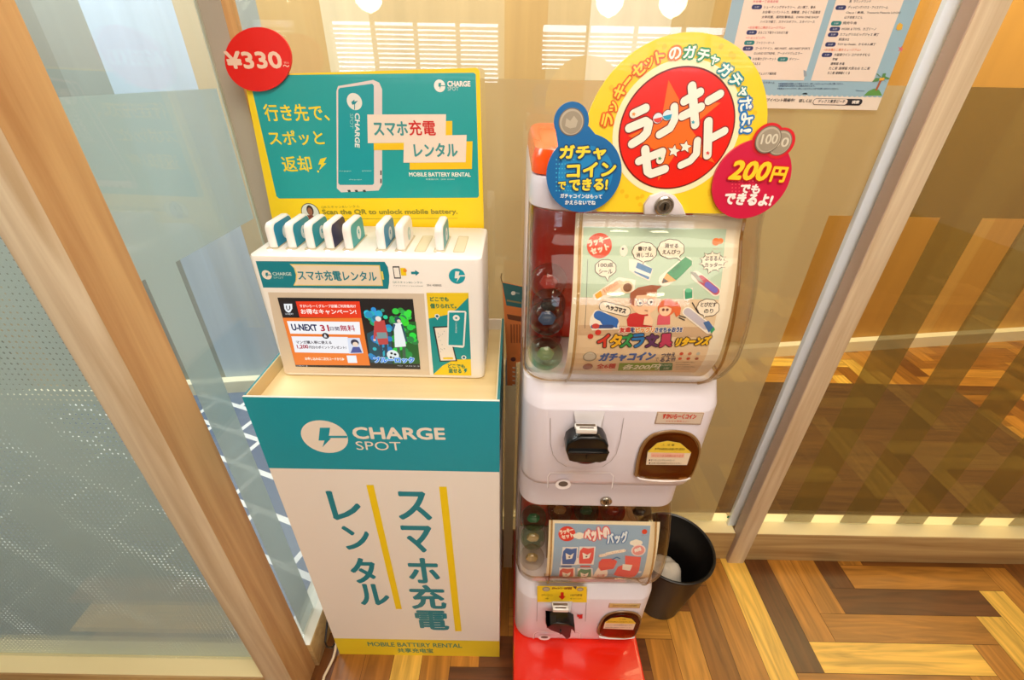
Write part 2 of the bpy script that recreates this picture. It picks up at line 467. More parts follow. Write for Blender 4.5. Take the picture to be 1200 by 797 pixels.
# --- herringbone floor: every plank a face, lattice (w, w) and (6w, -6w)
PW = 0.0848; PX0, PY0 = 0.9365, 0.6165
TONES = [(104, 61, 26), (150, 96, 37), (180, 121, 46), (192, 134, 54), (230, 182, 80), (124, 75, 31)]
FIX = [(0.82, 0.8, 4), (0.90, 0.8, 0), (0.98, 0.85, 2), (1.07, 0.9, 2), (1.15, 0.92, 0), (1.4, 0.92, 2), (1.35, 0.83, 0), (1.25, 0.745, 2), (1.2, 0.66, 4), (1.1, 0.58, 2),
       (0.73, 0.75, 2), (0.64, 0.75, 0), (1.66, 0.8, 4), (1.75, 0.88, 2), (0.65, 0.62, 1), (0.55, 0.6, 3),
       (-0.38, 0.6, 1), (-0.30, 0.6, 4), (-0.21, 0.6, 2), (-0.13, 0.6, 4), (-0.05, 0.625, 0), (0.0, 0.6, 0)]
def floor_build():
    bm = bmesh.new(); uv = bm.loops.layers.uv.new('UVMap'); cl = bm.loops.layers.float_color.new('tone')
    rnd = random.Random(11)
    def plank(x0, x1, y0, y1, horiz):
        if x1 < -1.0 or x0 > 4.2 or y1 < -1.2 or y0 > 3.0: return
        g = 0.0006
        vs = [bm.verts.new(p) for p in ((x0 + g, y0 + g, 0), (x1 - g, y0 + g, 0), (x1 - g, y1 - g, 0), (x0 + g, y1 - g, 0))]
        f = bm.faces.new(vs)
        t = rnd.choice((0, 1, 2, 2, 3, 4, 5, 1))
        for fx, fy, ft in FIX:
            if x0 <= fx < x1 and y0 <= fy < y1: t = ft
        c = rgb(TONES[t]); j = rnd.uniform(0.9, 1.1); o = (rnd.random() * 20, rnd.random() * 20)
        for lp in f.loops:
            x, y = lp.vert.co.x, lp.vert.co.y
            lp[uv].uv = ((x if horiz else y) + o[0], (y if horiz else x) + o[1])
            lp[cl] = (c[0] * j, c[1] * j, c[2] * j, 1)
    for k in range(-12, 13):
        for j in range(-60, 61):
            ox, oy = PX0 + j * PW + k * 6 * PW, PY0 + j * PW - k * 6 * PW
            if ox < -3 or ox > 6 or oy < -3 or oy > 5: continue
            plank(ox, ox + 6 * PW, oy, oy + PW, True)
            plank(ox, ox + PW, oy + PW, oy + 7 * PW, False)
    me = bpy.data.meshes.new('floor'); bm.to_mesh(me); bm.free()
    m, nt, n, l = newmat('herringbone_planks')
    b = n['Principled BSDF']; b.inputs['Roughness'].default_value = 0.32
    ca = n.new('ShaderNodeVertexColor'); ca.layer_name = 'tone'
    uvn = n.new('ShaderNodeUVMap'); uvn.uv_map = 'UVMap'
    mp = n.new('ShaderNodeMapping'); mp.inputs['Scale'].default_value = (3.0, 34.0, 1)
    l.new(uvn.outputs[0], mp.inputs[0])
    no = n.new('ShaderNodeTexNoise'); no.inputs['Scale'].default_value = 1.0; no.inputs['Detail'].default_value = 7; no.inputs['Distortion'].default_value = 1.5
    l.new(mp.outputs[0], no.inputs['Vector'])
    mr = n.new('ShaderNodeMapRange'); mr.inputs['From Min'].default_value = 0.3; mr.inputs['From Max'].default_value = 0.7
    mr.inputs['To Min'].default_value = 0.62; mr.inputs['To Max'].default_value = 1.22
    l.new(no.outputs[0], mr.inputs[0])
    mx = n.new('ShaderNodeMix'); mx.data_type = 'RGBA'; mx.blend_type = 'MULTIPLY'; mx.inputs['Factor'].default_value = 1
    l.new(ca.outputs[0], mx.inputs['A']); l.new(mr.outputs[0], mx.inputs['B']); l.new(mx.outputs['Result'], b.inputs['Base Color'])
    me.materials.append(m)
    o = bpy.data.objects.new('floor', me); COL.objects.link(o); struct(o)
    mb = MB(); mb.box(-4.5, 5.2, -4.2, 3.4, -0.06, -0.002, P((70, 42, 20), 0.5))
    struct(mb.build('floor_base'))
floor_build()

# tiled floor beyond the side glass
def tile_mat():
    m, nt, n, l = newmat('blue_grey_tiles'); b = n['Principled BSDF']; b.inputs['Roughness'].default_value = 0.35
    tc = n.new('ShaderNodeTexCoord'); mp = n.new('ShaderNodeMapping'); mp.inputs['Rotation'].default_value = (0, 0, 0.35)
    l.new(tc.outputs['Object'], mp.inputs[0])
    br = n.new('ShaderNodeTexBrick'); br.inputs['Scale'].default_value = 1.7; br.inputs['Mortar Size'].default_value = 0.02
    br.inputs['Color1'].default_value = rgb((118, 130, 150)); br.inputs['Color2'].default_value = rgb((96, 108, 134)); br.inputs['Mortar'].default_value = rgb((236, 238, 240))
    br.offset = 0.5
    l.new(mp.outputs[0], br.inputs['Vector']); l.new(br.outputs['Color'], b.inputs['Base Color'])
    return m
mb = MB(); mb.box(-4.2, -0.66, 0.63, 2.6, 0.001, 0.004, tile_mat()); struct(mb.build('floor_left'))

# far wall of the corridor (runs slightly askew), in three runs of boards
def far_y(x): return 2.14 + 0.145 * x
WB = stripes_mat('beige_boards', [(214, 188, 142), (226, 208, 172), (206, 170, 112), (238, 226, 204)], 0, 0.17, 0.3)
WG = stripes_mat('golden_boards', [(206, 152, 70), (214, 164, 84), (196, 142, 62), (232, 200, 132)], 0, 0.24, 0.6)
WC = stripes_mat('cool_boards', [(150, 150, 140), (192, 206, 220), (160, 162, 154), (200, 182, 150)], 0, 0.15, 0.2)
for nm, x0, x1, m in (('wall_back_left', -4.2, -0.95, WC), ('wall_back', -0.95, 1.05, WB), ('wall_back_right', 1.05, 5.2, WG)):
    mb = MB()
    mb.prism([(x0, far_y(x0), 0), (x1, far_y(x1), 0), (x1, far_y(x1) + 0.1, 0), (x0, far_y(x0) + 0.1, 0)], m, (0, 0, 2.7))
    struct(mb.build(nm))
mb = MB()
mb.prism([(-4.2, far_y(-4.2) - 0.05, 0), (5.2, far_y(5.2) - 0.05, 0), (5.2, far_y(5.2) - 0.001, 0), (-4.2, far_y(-4.2) - 0.001, 0)], P((244, 236, 206), 0.5), (0, 0, 0.075))
struct(mb.build('baseboard_back'))
mb = MB(); mb.box(-4.5, 5.2, -4.3, 3.2, 2.7, 2.78, P((236, 226, 208), 0.8)); struct(mb.build('ceiling'))

# corridor rug behind the glass
mb = MB(); mb.box(-0.5, 2.49, 1.10, 2.05, 0.002, 0.009, wood('brown_rug_pile', (100, 68, 26), (74, 48, 18), 0, 0.95, 1.5))
tag(mb.build('rug'), 'plain brown floor mat lying in the corridor behind the frosted glass', 'mat')

# back partition: posts, rails, glass, film
mb = MB(); mb.box(-0.575, -0.53, 0.985, 1.035, 0, 2.68, P((176, 166, 150), 0.6)); mb.box(-0.53, -0.5295, 0.985, 1.035, 0, 2.68, OAKO); struct(mb.build('trim_1'))  # wooden post; the shade on its front is put into the grey
mb = MB(); mb.box(0.790, 0.845, 0.955, 0.992, 0, 2.68, OAK, 0.002); mb.box(0.7885, 0.790, 0.957, 0.992, 0, 2.68, P((186, 164, 146), 0.5)); mb.box(0.7895, 0.845, 0.9921, 1.06, 0, 0.142, OAKX); struct(mb.build('trim_2'))  # thin grey-pink slab: shade of the post's left side put into colour
mb = MB(); mb.box(0.770, 0.806, 1.004, 1.0175, 0.1432, 2.68, P((222, 232, 242), 0.3, 0.1), 0.002); struct(mb.build('trim_3'))
def rail(name, x0, x1, y0, y1, z):
    mb = MB(); mb.box(x0, x1, y0, y1, 0.0, z, OAKX, 0.002)
    mb.box(x0 + .002, x1 - .002, y0 + .004, y1 - .004, z, z + 0.0012, RAIL_LIT)  # pale cap: light falling on the rail top put into its colour
    return struct(mb.build(name))
rail('trim_4', -0.529, 0.788, 0.972, 1.06, 0.142)
rail('trim_5', 0.846, 4.0, 0.970, 1.06, 0.142)
def pane(name, film_name, gx, y, fm, spans, ztop, zband):
    mb = MB(); mb.box(gx[0], gx[1], y, y + 0.006, 0.1432, 2.68, GLASS)
    g = struct(mb.build(name))
    mb = MB()
    mb.box(gx[0], gx[1], y + 0.0068, y + 0.0072, zband, ztop, fm)
    for a, b in spans: mb.box(a, b, y + 0.0068, y + 0.0072, 0.1432, zband, fm)
    o = mb.build(film_name, g)
    return g
def spans_from_gaps(x0, x1, gaps):
    out, x = [], x0
    for a, b in gaps:
        if a > x: out.append((x, a))
        x = b
    if x < x1: out.append((x, x1))
    return out
pane('window_1', 'frosted_film', (-0.529, 0.812), 1.018, FILMC, spans_from_gaps(-0.529, 0.812, [(0.722, 0.786)]), 1.487, 1.228)
pane('window_2', 'frosted_film', (0.814, 4.0), 1.018, FILM, spans_from_gaps(0.814, 4.0, [(0.874, 0.978)] + [(1.074 + 0.2 * k, 1.177 + 0.2 * k) for k in range(14)]), 1.487, 1.228)

# left side: corner post, side glass, near pane
mb = MB(); mb.box(-0.632, -0.5605, 0.527, 0.613, 0, 2.68, OAK, 0.0015); mb.box(-0.5605, -0.560, 0.5275, 0.613, 0, 2.68, OAKO); struct(mb.build('trim_6'))
mb = MB(); mb.box(-0.62, -0.548, 0.6135, 0.984, 0, 0.118, OAKX, 0.002); mb.box(-0.618, -0.551, 0.6145, 0.983, 0.118, 0.1195, P((226, 222, 208), 0.5)); struct(mb.build('trim_7'))
mb = MB(); mb.box(-0.581, -0.575, 0.6135, 0.984, 0.12, 2.68, GLASS); g = struct(mb.build('window_3'))
mb = MB()
mb.box(-0.5822, -0.5818, 0.6135, 0.984, 1.21, 1.463, FILMS); mb.box(-0.5822, -0.5818, 0.645, 0.718, 0.12, 1.21, FILMS)
mb.build('frosted_film', g)
mb = MB(); mb.box(-0.5745, -0.5715, 0.978, 0.984, 0.12, 2.68, P((190, 200, 186), 0.3)); struct(mb.build('trim_8'))
rail('trim_9', -2.6, -0.633, 0.527, 0.62, 0.132)
mb = MB(); mb.box(-2.6, -0.633, 0.57, 0.576, 0.1335, 2.68, GLASS); g = struct(mb.build('window_4'))
mb = MB(); mb.box(-2.6, -0.633, 0.5768, 0.5772, 0.1335, 1.463, FILMD); mb.build('dotted_film', g)

# the dining room behind the camera, seen only as reflections in the glass
def front_wall():
    mb = MB(); m = P((150, 120, 84), 0.7)
    wins = [(-2.15, -0.2), (0.27, 2.45)]; zs = (1.38, 1.53)
    mb.box(-4.5, 5.2, -4.2, -4.1, 0, 1.38, m); mb.box(-4.5, 5.2, -4.2, -4.1, 2.0, 2.7, m)
    for a, b in ((-4.5, -2.15), (-0.2, 0.27), (2.45, 5.2)): mb.box(a, b, -4.2, -4.1, 1.38, 2.0, m)
    mb.box(0.27, 2.45, -4.2, -4.1, 1.38, 1.53, m)
    mb.box(-2.15, 2.45, -4.2, -4.1, 1.96, 2.0, m)
    struct(mb.build('wall_front'))
    for i, (a, b) in enumerate(wins):
        mb = MB(); mb.box(a, b, -4.19, -4.18, zs[i], 1.96, EM((226, 238, 255), 9.0))
        g = struct(mb.build('window_%d' % (5 + i)))
        mb = MB(); fm = P((150, 140, 120), 0.5)
        n = 4
        for q in range(n + 1):
            x = a + (b - a) * q / n; mb.box(max(a, x - 0.025), min(b, x + 0.025), -4.175, -4.15, zs[i], 1.96, fm)
        mb.build('window_frame', g)
        mb = MB(); sm = P((236, 236, 232), 0.5)
        for q in range(int((1.94 - zs[i]) / 0.046)):
            z = zs[i] + 0.01 + q * 0.046
            mb.prism([(a + 0.01, -4.125, z), (b - 0.01, -4.125, z), (b - 0.01, -4.105, z + 0.026), (a + 0.01, -4.105, z + 0.026)], sm, (0, -0.001, 0.002))
        o = mb.build('window_blind')
        tag(o, ['white slatted blind mirrored in the glass above the teal board', 'white slatted blind mirrored in the glass above the round yellow sign'][i], 'blind', None)
front_wall()
def pendant(c, label):
    t = thing('pendant_lamp', (c[0], c[1], 2.7), label, 'lamp', 'pendant lamps mirrored in the glass')
    mb = MB(); mb.lathe((c[0], c[1], 0), [(0.05, 2.7), (0.05, 2.68), (0.012, 2.67), (0.008, 2.2), (0.045, 2.19), (0.05, 2.13)], P((120, 90, 50), 0.4, 0.6), 20); mb.build('stem', t)
    mb = MB(); mb.lathe((c[0], c[1], 1.93), [(0.05, 0.2), (0.12, 0.19), (0.13, 0.165), (0.115, 0.08), (0.07, 0.03), (0.0, 0.0)], EM((255, 242, 212), 17.0), 28); mb.build('glass_shade', t)
for c, lb in (((-1.35, -2.97), 'white glass pendant lamp mirrored at the top edge above the teal board'),
              ((0.83, -2.97), 'white glass pendant lamp mirrored above the left of the round yellow sign'),
              ((1.40, -2.97), 'white glass pendant lamp mirrored nearest the top of the round yellow sign')):
    pendant(c, lb)
# ================================================================== CHARGING STAND
SX0, SX1, SY0, SY1, SZ = -0.499, -0.021, 0.645, 0.966, 0.976
STW = P((238, 230, 220), 0.45)
stand = thing('pedestal', (-0.26, 0.8, 0), 'tall white and teal box pedestal with large teal lettering, standing on the wood floor', 'stand')
mb = MB()
mb.box(SX0, SX1, SY0, SY0 + 0.005, 0.0, SZ, STW)
pr = Print(FlatY(SY0), mb)
pr.poly([(279, 466), (588, 469), (581.5, 553), (312.5, 548)], TEAL, 1)
lz = lambda v: at_y(480, v, SY0).z
pr.jobs = []
zt = at_y(430, 550.5, SY0).z; zb = at_y(480, 749.5, SY0).z
pr.lpoly([(SX0, zt), (SX1, zt), (SX1, SZ), (SX0, SZ)], TEAL, 1)
pr.lpoly([(SX0, 0), (SX1, 0), (SX1, zb), (SX0, zb)], (232, 205, 38), 1)
pr.circ((380.5, 512), 27, WHT, 2, ry=19)
pr.poly([(375, 501), (387, 501), (385.5, 510.5), (407, 510.5), (407, 513), (385, 513), (388, 513.5), (378, 524), (380.5, 516), (373.5, 516)], TEAL, 3)
pr.text('CHARGE', (415.4, 513.8), (521.5, 514.8), 13, WHT, 2, 0.05)
pr.text('SPOT', (418.4, 527), (470.7, 527.8), 10, WHT, 2)
pr.poly([(429.3, 568.3), (437.8, 568.3), (471, 713.7), (464, 713.7)], YEL, 1)
pr.poly([(514.5, 570.3), (523.4, 570.3), (541, 739.6), (533.4, 739.6)], YEL, 1)
for ch, x, y, w, h in (('ス', 485, 593, 40, 34), ('マ', 489.5, 632, 35, 32), ('ホ', 496.5, 669, 37, 30), ('充', 501.5, 700, 42, 29), ('電', 506.5, 727, 39, 23),
                       ('レ', 404.5, 593, 36, 34), ('ン', 418, 630.6, 31, 28), ('タ', 426, 669, 30, 30), ('ル', 437.8, 697, 36, 25)):
    pr.glyph(ch, (x, y), w * 0.93, h * 0.93, TEALD, 2, bold=0.03)
pr.text('MOBILE BATTERY RENTAL', (431.8, 757), (541.4, 759), 4.6, (80, 140, 110), 2, 0.03)
pr.text('共享充电宝', (466.7, 764.5), (508, 765), 5, (80, 140, 110), 2, 0.03)
pr.flush(); mb.build('front_panel', stand)
def side_panel(x0, x1):
    mb = MB(); mb.box(x0, x1, SY0 + 0.0055, SY1, 0.0, zt, STW); mb.box(x0, x1, SY0 + 0.0055, SY1, zt, SZ, P((40, 128, 138), 0.45))  # same teal band made duller: shade of the sides put into the colour
    inner = (x0 + 0.0002 if x0 > -0.25 else x1 - 0.0002)
    if x0 > -0.25: mb.box(x0 - 0.002, x0, SY0 + 0.006, SY1, 0.90, SZ + 0.001, P((236, 226, 196), 0.5))
    else: mb.box(x1, x1 + 0.002, SY0 + 0.006, SY1, 0.90, SZ + 0.001, P((214, 190, 140), 0.5))
    mb.build('side_panel', stand)
side_panel(SX0, SX0 + 0.005); side_panel(SX1 - 0.005, SX1)
mb = MB(); mb.box(SX0 + 0.005, SX1 - 0.005, SY1 - 0.006, SY1, 0, SZ, STW); mb.build('back_panel', stand)
mb = MB(); mb.box(SX0 + 0.0075, SX1 - 0.0075, SY0 + 0.0055, SY1 - 0.0065, 0.925, 0.948, wood('cream_board', (240, 220, 172), (228, 204, 150), 0, 0.45, 0.5)); mb.build('top_board', stand)

# ================================================================== BATTERY RENTAL TERMINAL
TX0, TX1, TY0, TY1, TZ0, TZ1 = -0.476, -0.056, 0.750, 0.938, 0.9485, 1.213
term = thing('charging_terminal', (-0.266, 0.84, TZ0), 'white battery rental terminal with ten slots and a lit screen, on the pedestal', 'terminal')
mb = MB()
R = 0.014
lv = [(TZ0, 0.004), (TZ0 + 0.004, 0), (TZ1 - 0.006, 0), (TZ1 - 0.002, 0.0015), (TZ1, 0.006)]
mb.loft([[(x, y, z) for x, y in rr(TX0 + i, TX1 - i, TY0 + i, TY1 - i, R, 0.01)] for z, i in lv], P((238, 232, 224), 0.4))
pr = Print(FlatY(TY0), mb)
pr.poly([(314, 342.5), (497, 344), (503.8, 439.5), (333.5, 436.5)], (216, 200, 178), 1)          # recessed beige surround
# teal label with the battery shaped window
pr.poly([(299.7, 306), (450.7, 306.8), (454.5, 313), (456.2, 323), (456, 332), (454.8, 338.6), (308.6, 337)], TEALD, 1)
pr.poly([(339.5, 309.3), (445, 310.6), (449, 335), (344, 334.6), (346.6, 329), (347, 322), (344.5, 314)], (236, 214, 120), 2)
pr.poly([(341.5, 310.6), (444, 311.8), (447.6, 334), (345.6, 333.4), (348, 328), (348.4, 321), (346, 314)], (236, 220, 194), 3)
pr.poly([(446.6, 318), (448.6, 318), (450.2, 327.5), (448.3, 327.5)], (236, 214, 90), 2)
pr.text('スマホ充電レンタル', (350.7, 328), (442, 329.5), 11.5, TEALD, 4, 0.022)
def logo(c, r, disc, ink, lay, ry=None):
    pr.circ(c, r, disc, lay, ry)
    q = lambda x, y: (c[0] + x * r, c[1] + y * (ry or r))
    pr.poly([q(-.2, -.5), q(.28, -.5), q(.2, -.1), q(1.0, -.1), q(1.0, .06), q(.15, .06), q(.3, .06), q(-.1, .6), q(0, .16), q(-.28, .16)], ink, lay + 1)
logo((312.8, 322), 5.6, WHT, TEALD, 2, 5.4)
pr.text('CHARGE', (320.3, 322.6), (342, 322.8), 3.6, (200, 228, 224), 2, 0.04)
pr.text('SPOT', (321, 326.4), (333, 326.6), 2.2, (170, 210, 206), 2)
pr.poly([(460, 312), (468, 312), (470, 326.5), (462, 326.5)], INK, 1); pr.poly([(461, 313.5), (467.2, 313.5), (469, 325), (462.8, 325)], (244, 240, 232), 2)
pr.poly([(469, 314), (475, 314), (476.5, 323), (470.3, 323)], YEL, 1); pr.circ((474.6, 317), 2.2, (238, 150, 40), 2)
pr.poly([(481.7, 318.4), (486.5, 318.4), (486.5, 316.4), (491.6, 319.8), (487.2, 323.2), (487, 321.3), (482, 321.3)], TEALD, 1)
pr.text('QRスキャン&レンタル', (460.4, 332), (495.4, 332.6), 2.8, (90, 130, 128), 1)
pr.text('アプリでスキャン Scan & Rental', (461, 335.6), (495.6, 336), 1.8, (130, 140, 138), 1)
pr.text('SN: 408005', (500.5, 335.3), (517.5, 335.6), 2.4, (70, 70, 70), 1)
pr.circ((535.6, 323.6), 9.6, (24, 160, 176), 1, 9.0)
pr.poly([(533.6, 317.8), (538.6, 318.2), (537.4, 322.4), (545, 322.4), (545, 323.8), (538, 323.8), (539.4, 324), (535.2, 330.5), (536.4, 326), (532.8, 326)], (240, 236, 228), 2)
pr.flush(); mb.build('housing', term)

# the screen
mb = MB(); pr = Print(FlatY(TY0 - 0.0012), mb, lambda c: EM(c, 0.85))
S = lambda x, y: (315 + x / 6.486, 340 + y / 6.486)
pr.poly([S(65, 57), S(1095, 68), S(1153, 602), S(205, 582)], (14, 13, 16), 0)
pr.poly([S(105, 210), S(705, 212), S(770, 572), S(203, 568)], (238, 122, 40), 1)
pr.poly([S(205, 85), S(690, 85), S(705, 212), S(235, 205)], (232, 52, 16), 2)
pr.poly([S(82, 84), S(203, 84), S(232, 204), S(106, 204)], (18, 18, 26), 2)
pr.poly([S(115, 103), S(178, 103), S(180, 140), S(165, 166), S(150, 170), S(132, 160), S(120, 140)], (236, 240, 244), 3)
pr.poly([S(131, 116), S(164, 116), S(166, 138), S(155, 152), S(143, 152), S(134, 138)], (18, 18, 26), 4)
pr.poly([S(139, 116), S(157, 116), S(158, 138), S(152, 146), S(145, 146), S(141, 138)], (236, 240, 244), 5)
pr.text('U-NEXT', S(128, 186), S(190, 187), 2, (220, 226, 232), 3)
pr.text('すかいらーくグループ店舗ご利用者向け', S(240, 131), S(665, 132), 3.5, (255, 226, 214), 3, 0.03)
pr.text('お得なキャンペーン!', S(250, 180), S(668, 182), 5.8, (255, 240, 228), 3, 0.03)
pr.poly([S(138, 235), S(690, 241), S(698, 338), S(165, 330)], (244, 244, 246), 2)
pr.poly([S(172, 350), S(600, 356), S(614, 480), S(200, 472)], (240, 240, 244), 2)
pr.poly([S(598, 362), S(690, 362), S(720, 478), S(612, 482)], (214, 222, 240), 3)
pr.circ(S(655, 398), 4.6, (40, 44, 70), 4); pr.circ(S(660, 410), 3.2, (240, 214, 190), 5); pr.poly([S(622, 476), S(640, 430), S(690, 430), S(712, 474)], (70, 84, 150), 4)
pr.text('U-NEXT', S(182, 304), S(372, 309), 7.2, (24, 38, 84), 3, 0.05)
pr.text('31', S(400, 310), S(462, 310), 7, (176, 24, 60), 3, 0.05)
pr.text('日間', S(470, 306), S(540, 307), 4.4, (80, 60, 90), 3, 0.02)
pr.text('無料', S(548, 310), S(660, 311), 7, (176, 34, 70), 3, 0.02)
pr.circ(S(433, 346), 4, (20, 20, 40), 4); pr.text('&', S(424, 357), S(444, 357), 3.4, (240, 240, 244), 5, 0.04)
pr.text('マンガ購入等に使える', S(212, 406), S(480, 409), 3.6, (60, 56, 70), 3, 0.03)
pr.text('1,200', S(222, 446), S(305, 446), 4.8, (170, 40, 70), 3, 0.05)
pr.text('円分のポイントプレゼント!', S(312, 444), S(590, 447), 3.4, (60, 56, 70), 3, 0.03)
pr.text('お申し込みは二次元コードから▶', S(280, 531), S(578, 534), 3.4, (255, 236, 214), 3, 0.03)
pr.poly([S(592, 496), S(664, 496), S(674, 552), S(604, 552)], (236, 240, 246), 3)
# poster half: two plain figures in teal and green light, a football and the title
rnd = random.Random(3)
pr.poly([S(745, 330), S(930, 250), S(940, 560), S(775, 550)], (8, 70, 84), 1)
pr.poly([S(940, 240), S(1118, 240), S(1150, 560), S(944, 560)], (10, 92, 30), 1)
for cx_, cy_, col in ((800, 175, (40, 190, 200)), (990, 180, (50, 214, 76))):
    for q in range(26):
        a = rnd.uniform(0, 6.28); r = rnd.uniform(10, 85)
        pr.circ(S(cx_ + 15 + r * math.cos(a), cy_ + 25 + r * 0.7 * math.sin(a)), rnd.uniform(2, 4.6), tuple(int(k * rnd.uniform(0.5, 1.1)) for k in col), 2 + q % 3, n=14)
for q in range(24):
    x = rnd.uniform(945, 1120); y = rnd.uniform(240, 500); pr.circ(S(x, y), rnd.uniform(2, 5), (24, int(rnd.uniform(120, 225)), 60), 2 + q % 3, n=14)
for q in range(20):
    x = rnd.uniform(760, 925); y = rnd.uniform(260, 540); pr.circ(S(x, y), rnd.uniform(2, 5), (20, int(rnd.uniform(110, 190)), 190), 2 + q % 3, n=14)
pr.stroke([S(850, 400), S(858, 500)], 3.4, (30, 60, 80), 6); pr.stroke([S(890, 400), S(896, 500)], 3.4, (30, 60, 80), 6)
pr.poly([S(806, 232), S(880, 226), S(905, 330), S(910, 408), S(838, 412), S(815, 330)], (190, 66, 64), 7)
pr.poly([S(822, 318), S(895, 318), S(905, 362), S(828, 366)], (120, 150, 150), 8)
pr.circ(S(834, 215), 3.4, (236, 226, 214), 8); pr.stroke([S(812, 240), S(806, 370)], 2.6, (190, 66, 64), 7); pr.circ(S(806, 376), 1.6, (230, 200, 180), 8)
pr.stroke([S(985, 420), S(992, 510)], 3.6, (60, 90, 70), 6); pr.stroke([S(1026, 420), S(1032, 500)], 3.6, (60, 90, 70), 6)
pr.poly([S(950, 250), S(1012, 244), S(1032, 330), S(1044, 425), S(960, 432), S(955, 330)], (232, 238, 236), 7)
pr.circ(S(982, 224), 3.9, (24, 70, 84), 8); pr.circ(S(990, 232), 2.2, (230, 210, 190), 9)
pr.stroke([S(1014, 262), S(1048, 384)], 2.6, (30, 80, 90), 7); pr.stroke([S(955, 262), S(944, 300)], 2.6, (30, 80, 110), 7)
pr.circ(S(945, 490), 7, (226, 236, 236), 9)
for x, y in ((935, 476), (962, 484), (930, 506), (955, 512)): pr.circ(S(x, y), 1.7, (20, 30, 30), 10, n=6)
pr.text('ブルーロック', S(808, 545), S(1108, 546), 6.4, (24, 120, 226), 12, 0.05, outline=((190, 226, 246), 0.09))
pr.text('© 2023', S(978, 577), S(1146, 582), 1.4, (170, 176, 176), 3)
pr.text('U-NEXT  ▶', S(212, 577), S(300, 581), 1.6, (200, 200, 204), 3)
pr.flush(); mb.build('screen', term)['label'] = 'lit display screen'

# tall sticker at the right of the screen
mb = MB(); pr = Print(FlatY(TY0 - 0.0008), mb)
S = lambda x, y: (480 + x / 5.693, 330 + y / 5.693)
pr.poly([S(112, 75), S(392, 75), S(412, 628), S(160, 622)], (240, 206, 38), 0)
pr.poly([S(127, 247), S(250, 222), S(318, 180), S(392, 106), S(409, 517), S(300, 520), S(222, 560), S(160, 618)], (20, 148, 152), 1)
pr.text('どこでも', S(138, 130), S(260, 131), 5, (40, 124, 90), 2, 0.04); pr.text('借りられて。', S(140, 177), S(312, 178), 5.4, (40, 124, 90), 2, 0.04)
pr.text('どこでも', S(258, 574), S(368, 577), 4.4, (40, 124, 90), 2, 0.04); pr.text('返せる', S(262, 608), S(346, 610), 5, (40, 124, 90), 2, 0.04)
pr.poly([S(366, 580), S(386, 580), S(378, 592), S(386, 592), S(366, 612), S(370, 597), S(362, 597)], (20, 130, 120), 2)
pr.poly([S(156, 300), S(258, 296), S(318, 530), S(202, 534)], (34, 36, 40), 2); pr.poly([S(168, 308), S(254, 304), S(308, 524), S(208, 526)], (240, 232, 220), 3)
pr.poly([S(222, 505), S(288, 503), S(292, 516), S(226, 517)], (240, 206, 38), 4)
for q in range(14): pr.circ(S(rnd.uniform(185, 245), rnd.uniform(325, 490)), 0.5, (150, 160, 160), 4, n=8)
pr.poly([S(255, 196), S(268, 190), S(372, 194), S(380, 204), S(366, 430), S(356, 440), S(258, 430), S(250, 420)], (240, 240, 236), 5)
pr.poly([S(264, 204), S(368, 204), S(356, 424), S(260, 420)], (16, 152, 160), 6)
pr.circ(S(312, 240), 4, (240, 240, 236), 7); pr.circ(S(312, 240), 1.3, (16, 152, 160), 8)
pr.text('CHARGE', S(306, 268), S(306, 340), 1.8, (226, 238, 236), 7)
for x, y in ((184, 230), (362, 505)):
    pr.circ(S(x, y), 2.9, (236, 240, 236), 2); pr.circ(S(x, y), 1.7, (30, 110, 140), 3)
pr.poly([S(176, 240), S(192, 240), S(186, 258)], (236, 240, 236), 2)
pr.flush(); mb.build('sticker', term)['label'] = 'yellow and teal paper sticker'

# slots on the top deck
SLX = [-0.4535 + 0.0351 * k for k in range(5)] + [-0.2525 + 0.0359 * k for k in range(5)]
for k, x in enumerate(SLX):
    mb = MB(); zz = TZ1 + 0.0002
    lp = [(px_, py_) for px_, py_ in rr(x - 0.003, x + 0.0185, 0.781, 0.874, 0.004, 0.004, 4)]
    li = [(px_, py_) for px_, py_ in rr(x - 0.0015, x + 0.017, 0.7835, 0.8715, 0.003, 0.003, 4)]
    m = P((206, 192, 160), 0.5); kk = mb.mi(m)
    mb.loft([[(a, b, zz) for a, b in lp], [(a, b, zz + 0.0006) for a, b in lp], [(a, b, zz + 0.0006) for a, b in li], [(a, b, zz) for a, b in li]], m, False, False)
    mb.poly([(a, b, zz) for a, b in li], P((222, 210, 182), 0.5))
    s_ = mb.build('slot', term)
    if k in (0, 1, 2, 3, 4, 5, 6, 8):
        mb = MB(); mb.lathe((x + 0.0078, 0.7765, zz), [(0.0036, 0), (0.0036, 0.0006), (0.0, 0.0008)], EM((214, 218, 255), 2.2), 14); mb.build('status_light', s_)

# ================================================================== POWER BANKS
def bank_mesh(face):
    mb = MB(); x0, x1, y0, y1, z0, z1, r = 0, 0.0155, 0.788, 0.868, TZ1 + 0.001, 1.2585, 0.013
    prof = []                                            # outline in y, z with rounded upper corners
    prof += [(y0, z0)]
    for i in range(7):
        t = math.radians(180 - 90 * i / 6); prof.append((y0 + r + r * math.cos(t), z1 - r + r * math.sin(t)))
    for i in range(7):
        t = math.radians(90 - 90 * i / 6); prof.append((y1 - r + r * math.cos(t), z1 - r + r * math.sin(t)))
    prof += [(y1, z0)]
    cy, cz = (y0 + y1) / 2, z0
    def ring(x, ins):
        return [(x, cy + (y - cy) * (1 - ins / 0.04), z0 + (z - z0) * (1 - ins / 0.045)) for y, z in prof]
    c = 0.0035
    loops = [ring(x0, c), ring(x0 + 0.001, 0.0015), ring(x0 + c, 0.0), ring(x1 - c, 0.0), ring(x1 - 0.001, 0.0015), ring(x1, c)]
    mb.loft(loops, P((240, 234, 228), 0.3))
    return mb, loops, (cy, z0, z1)
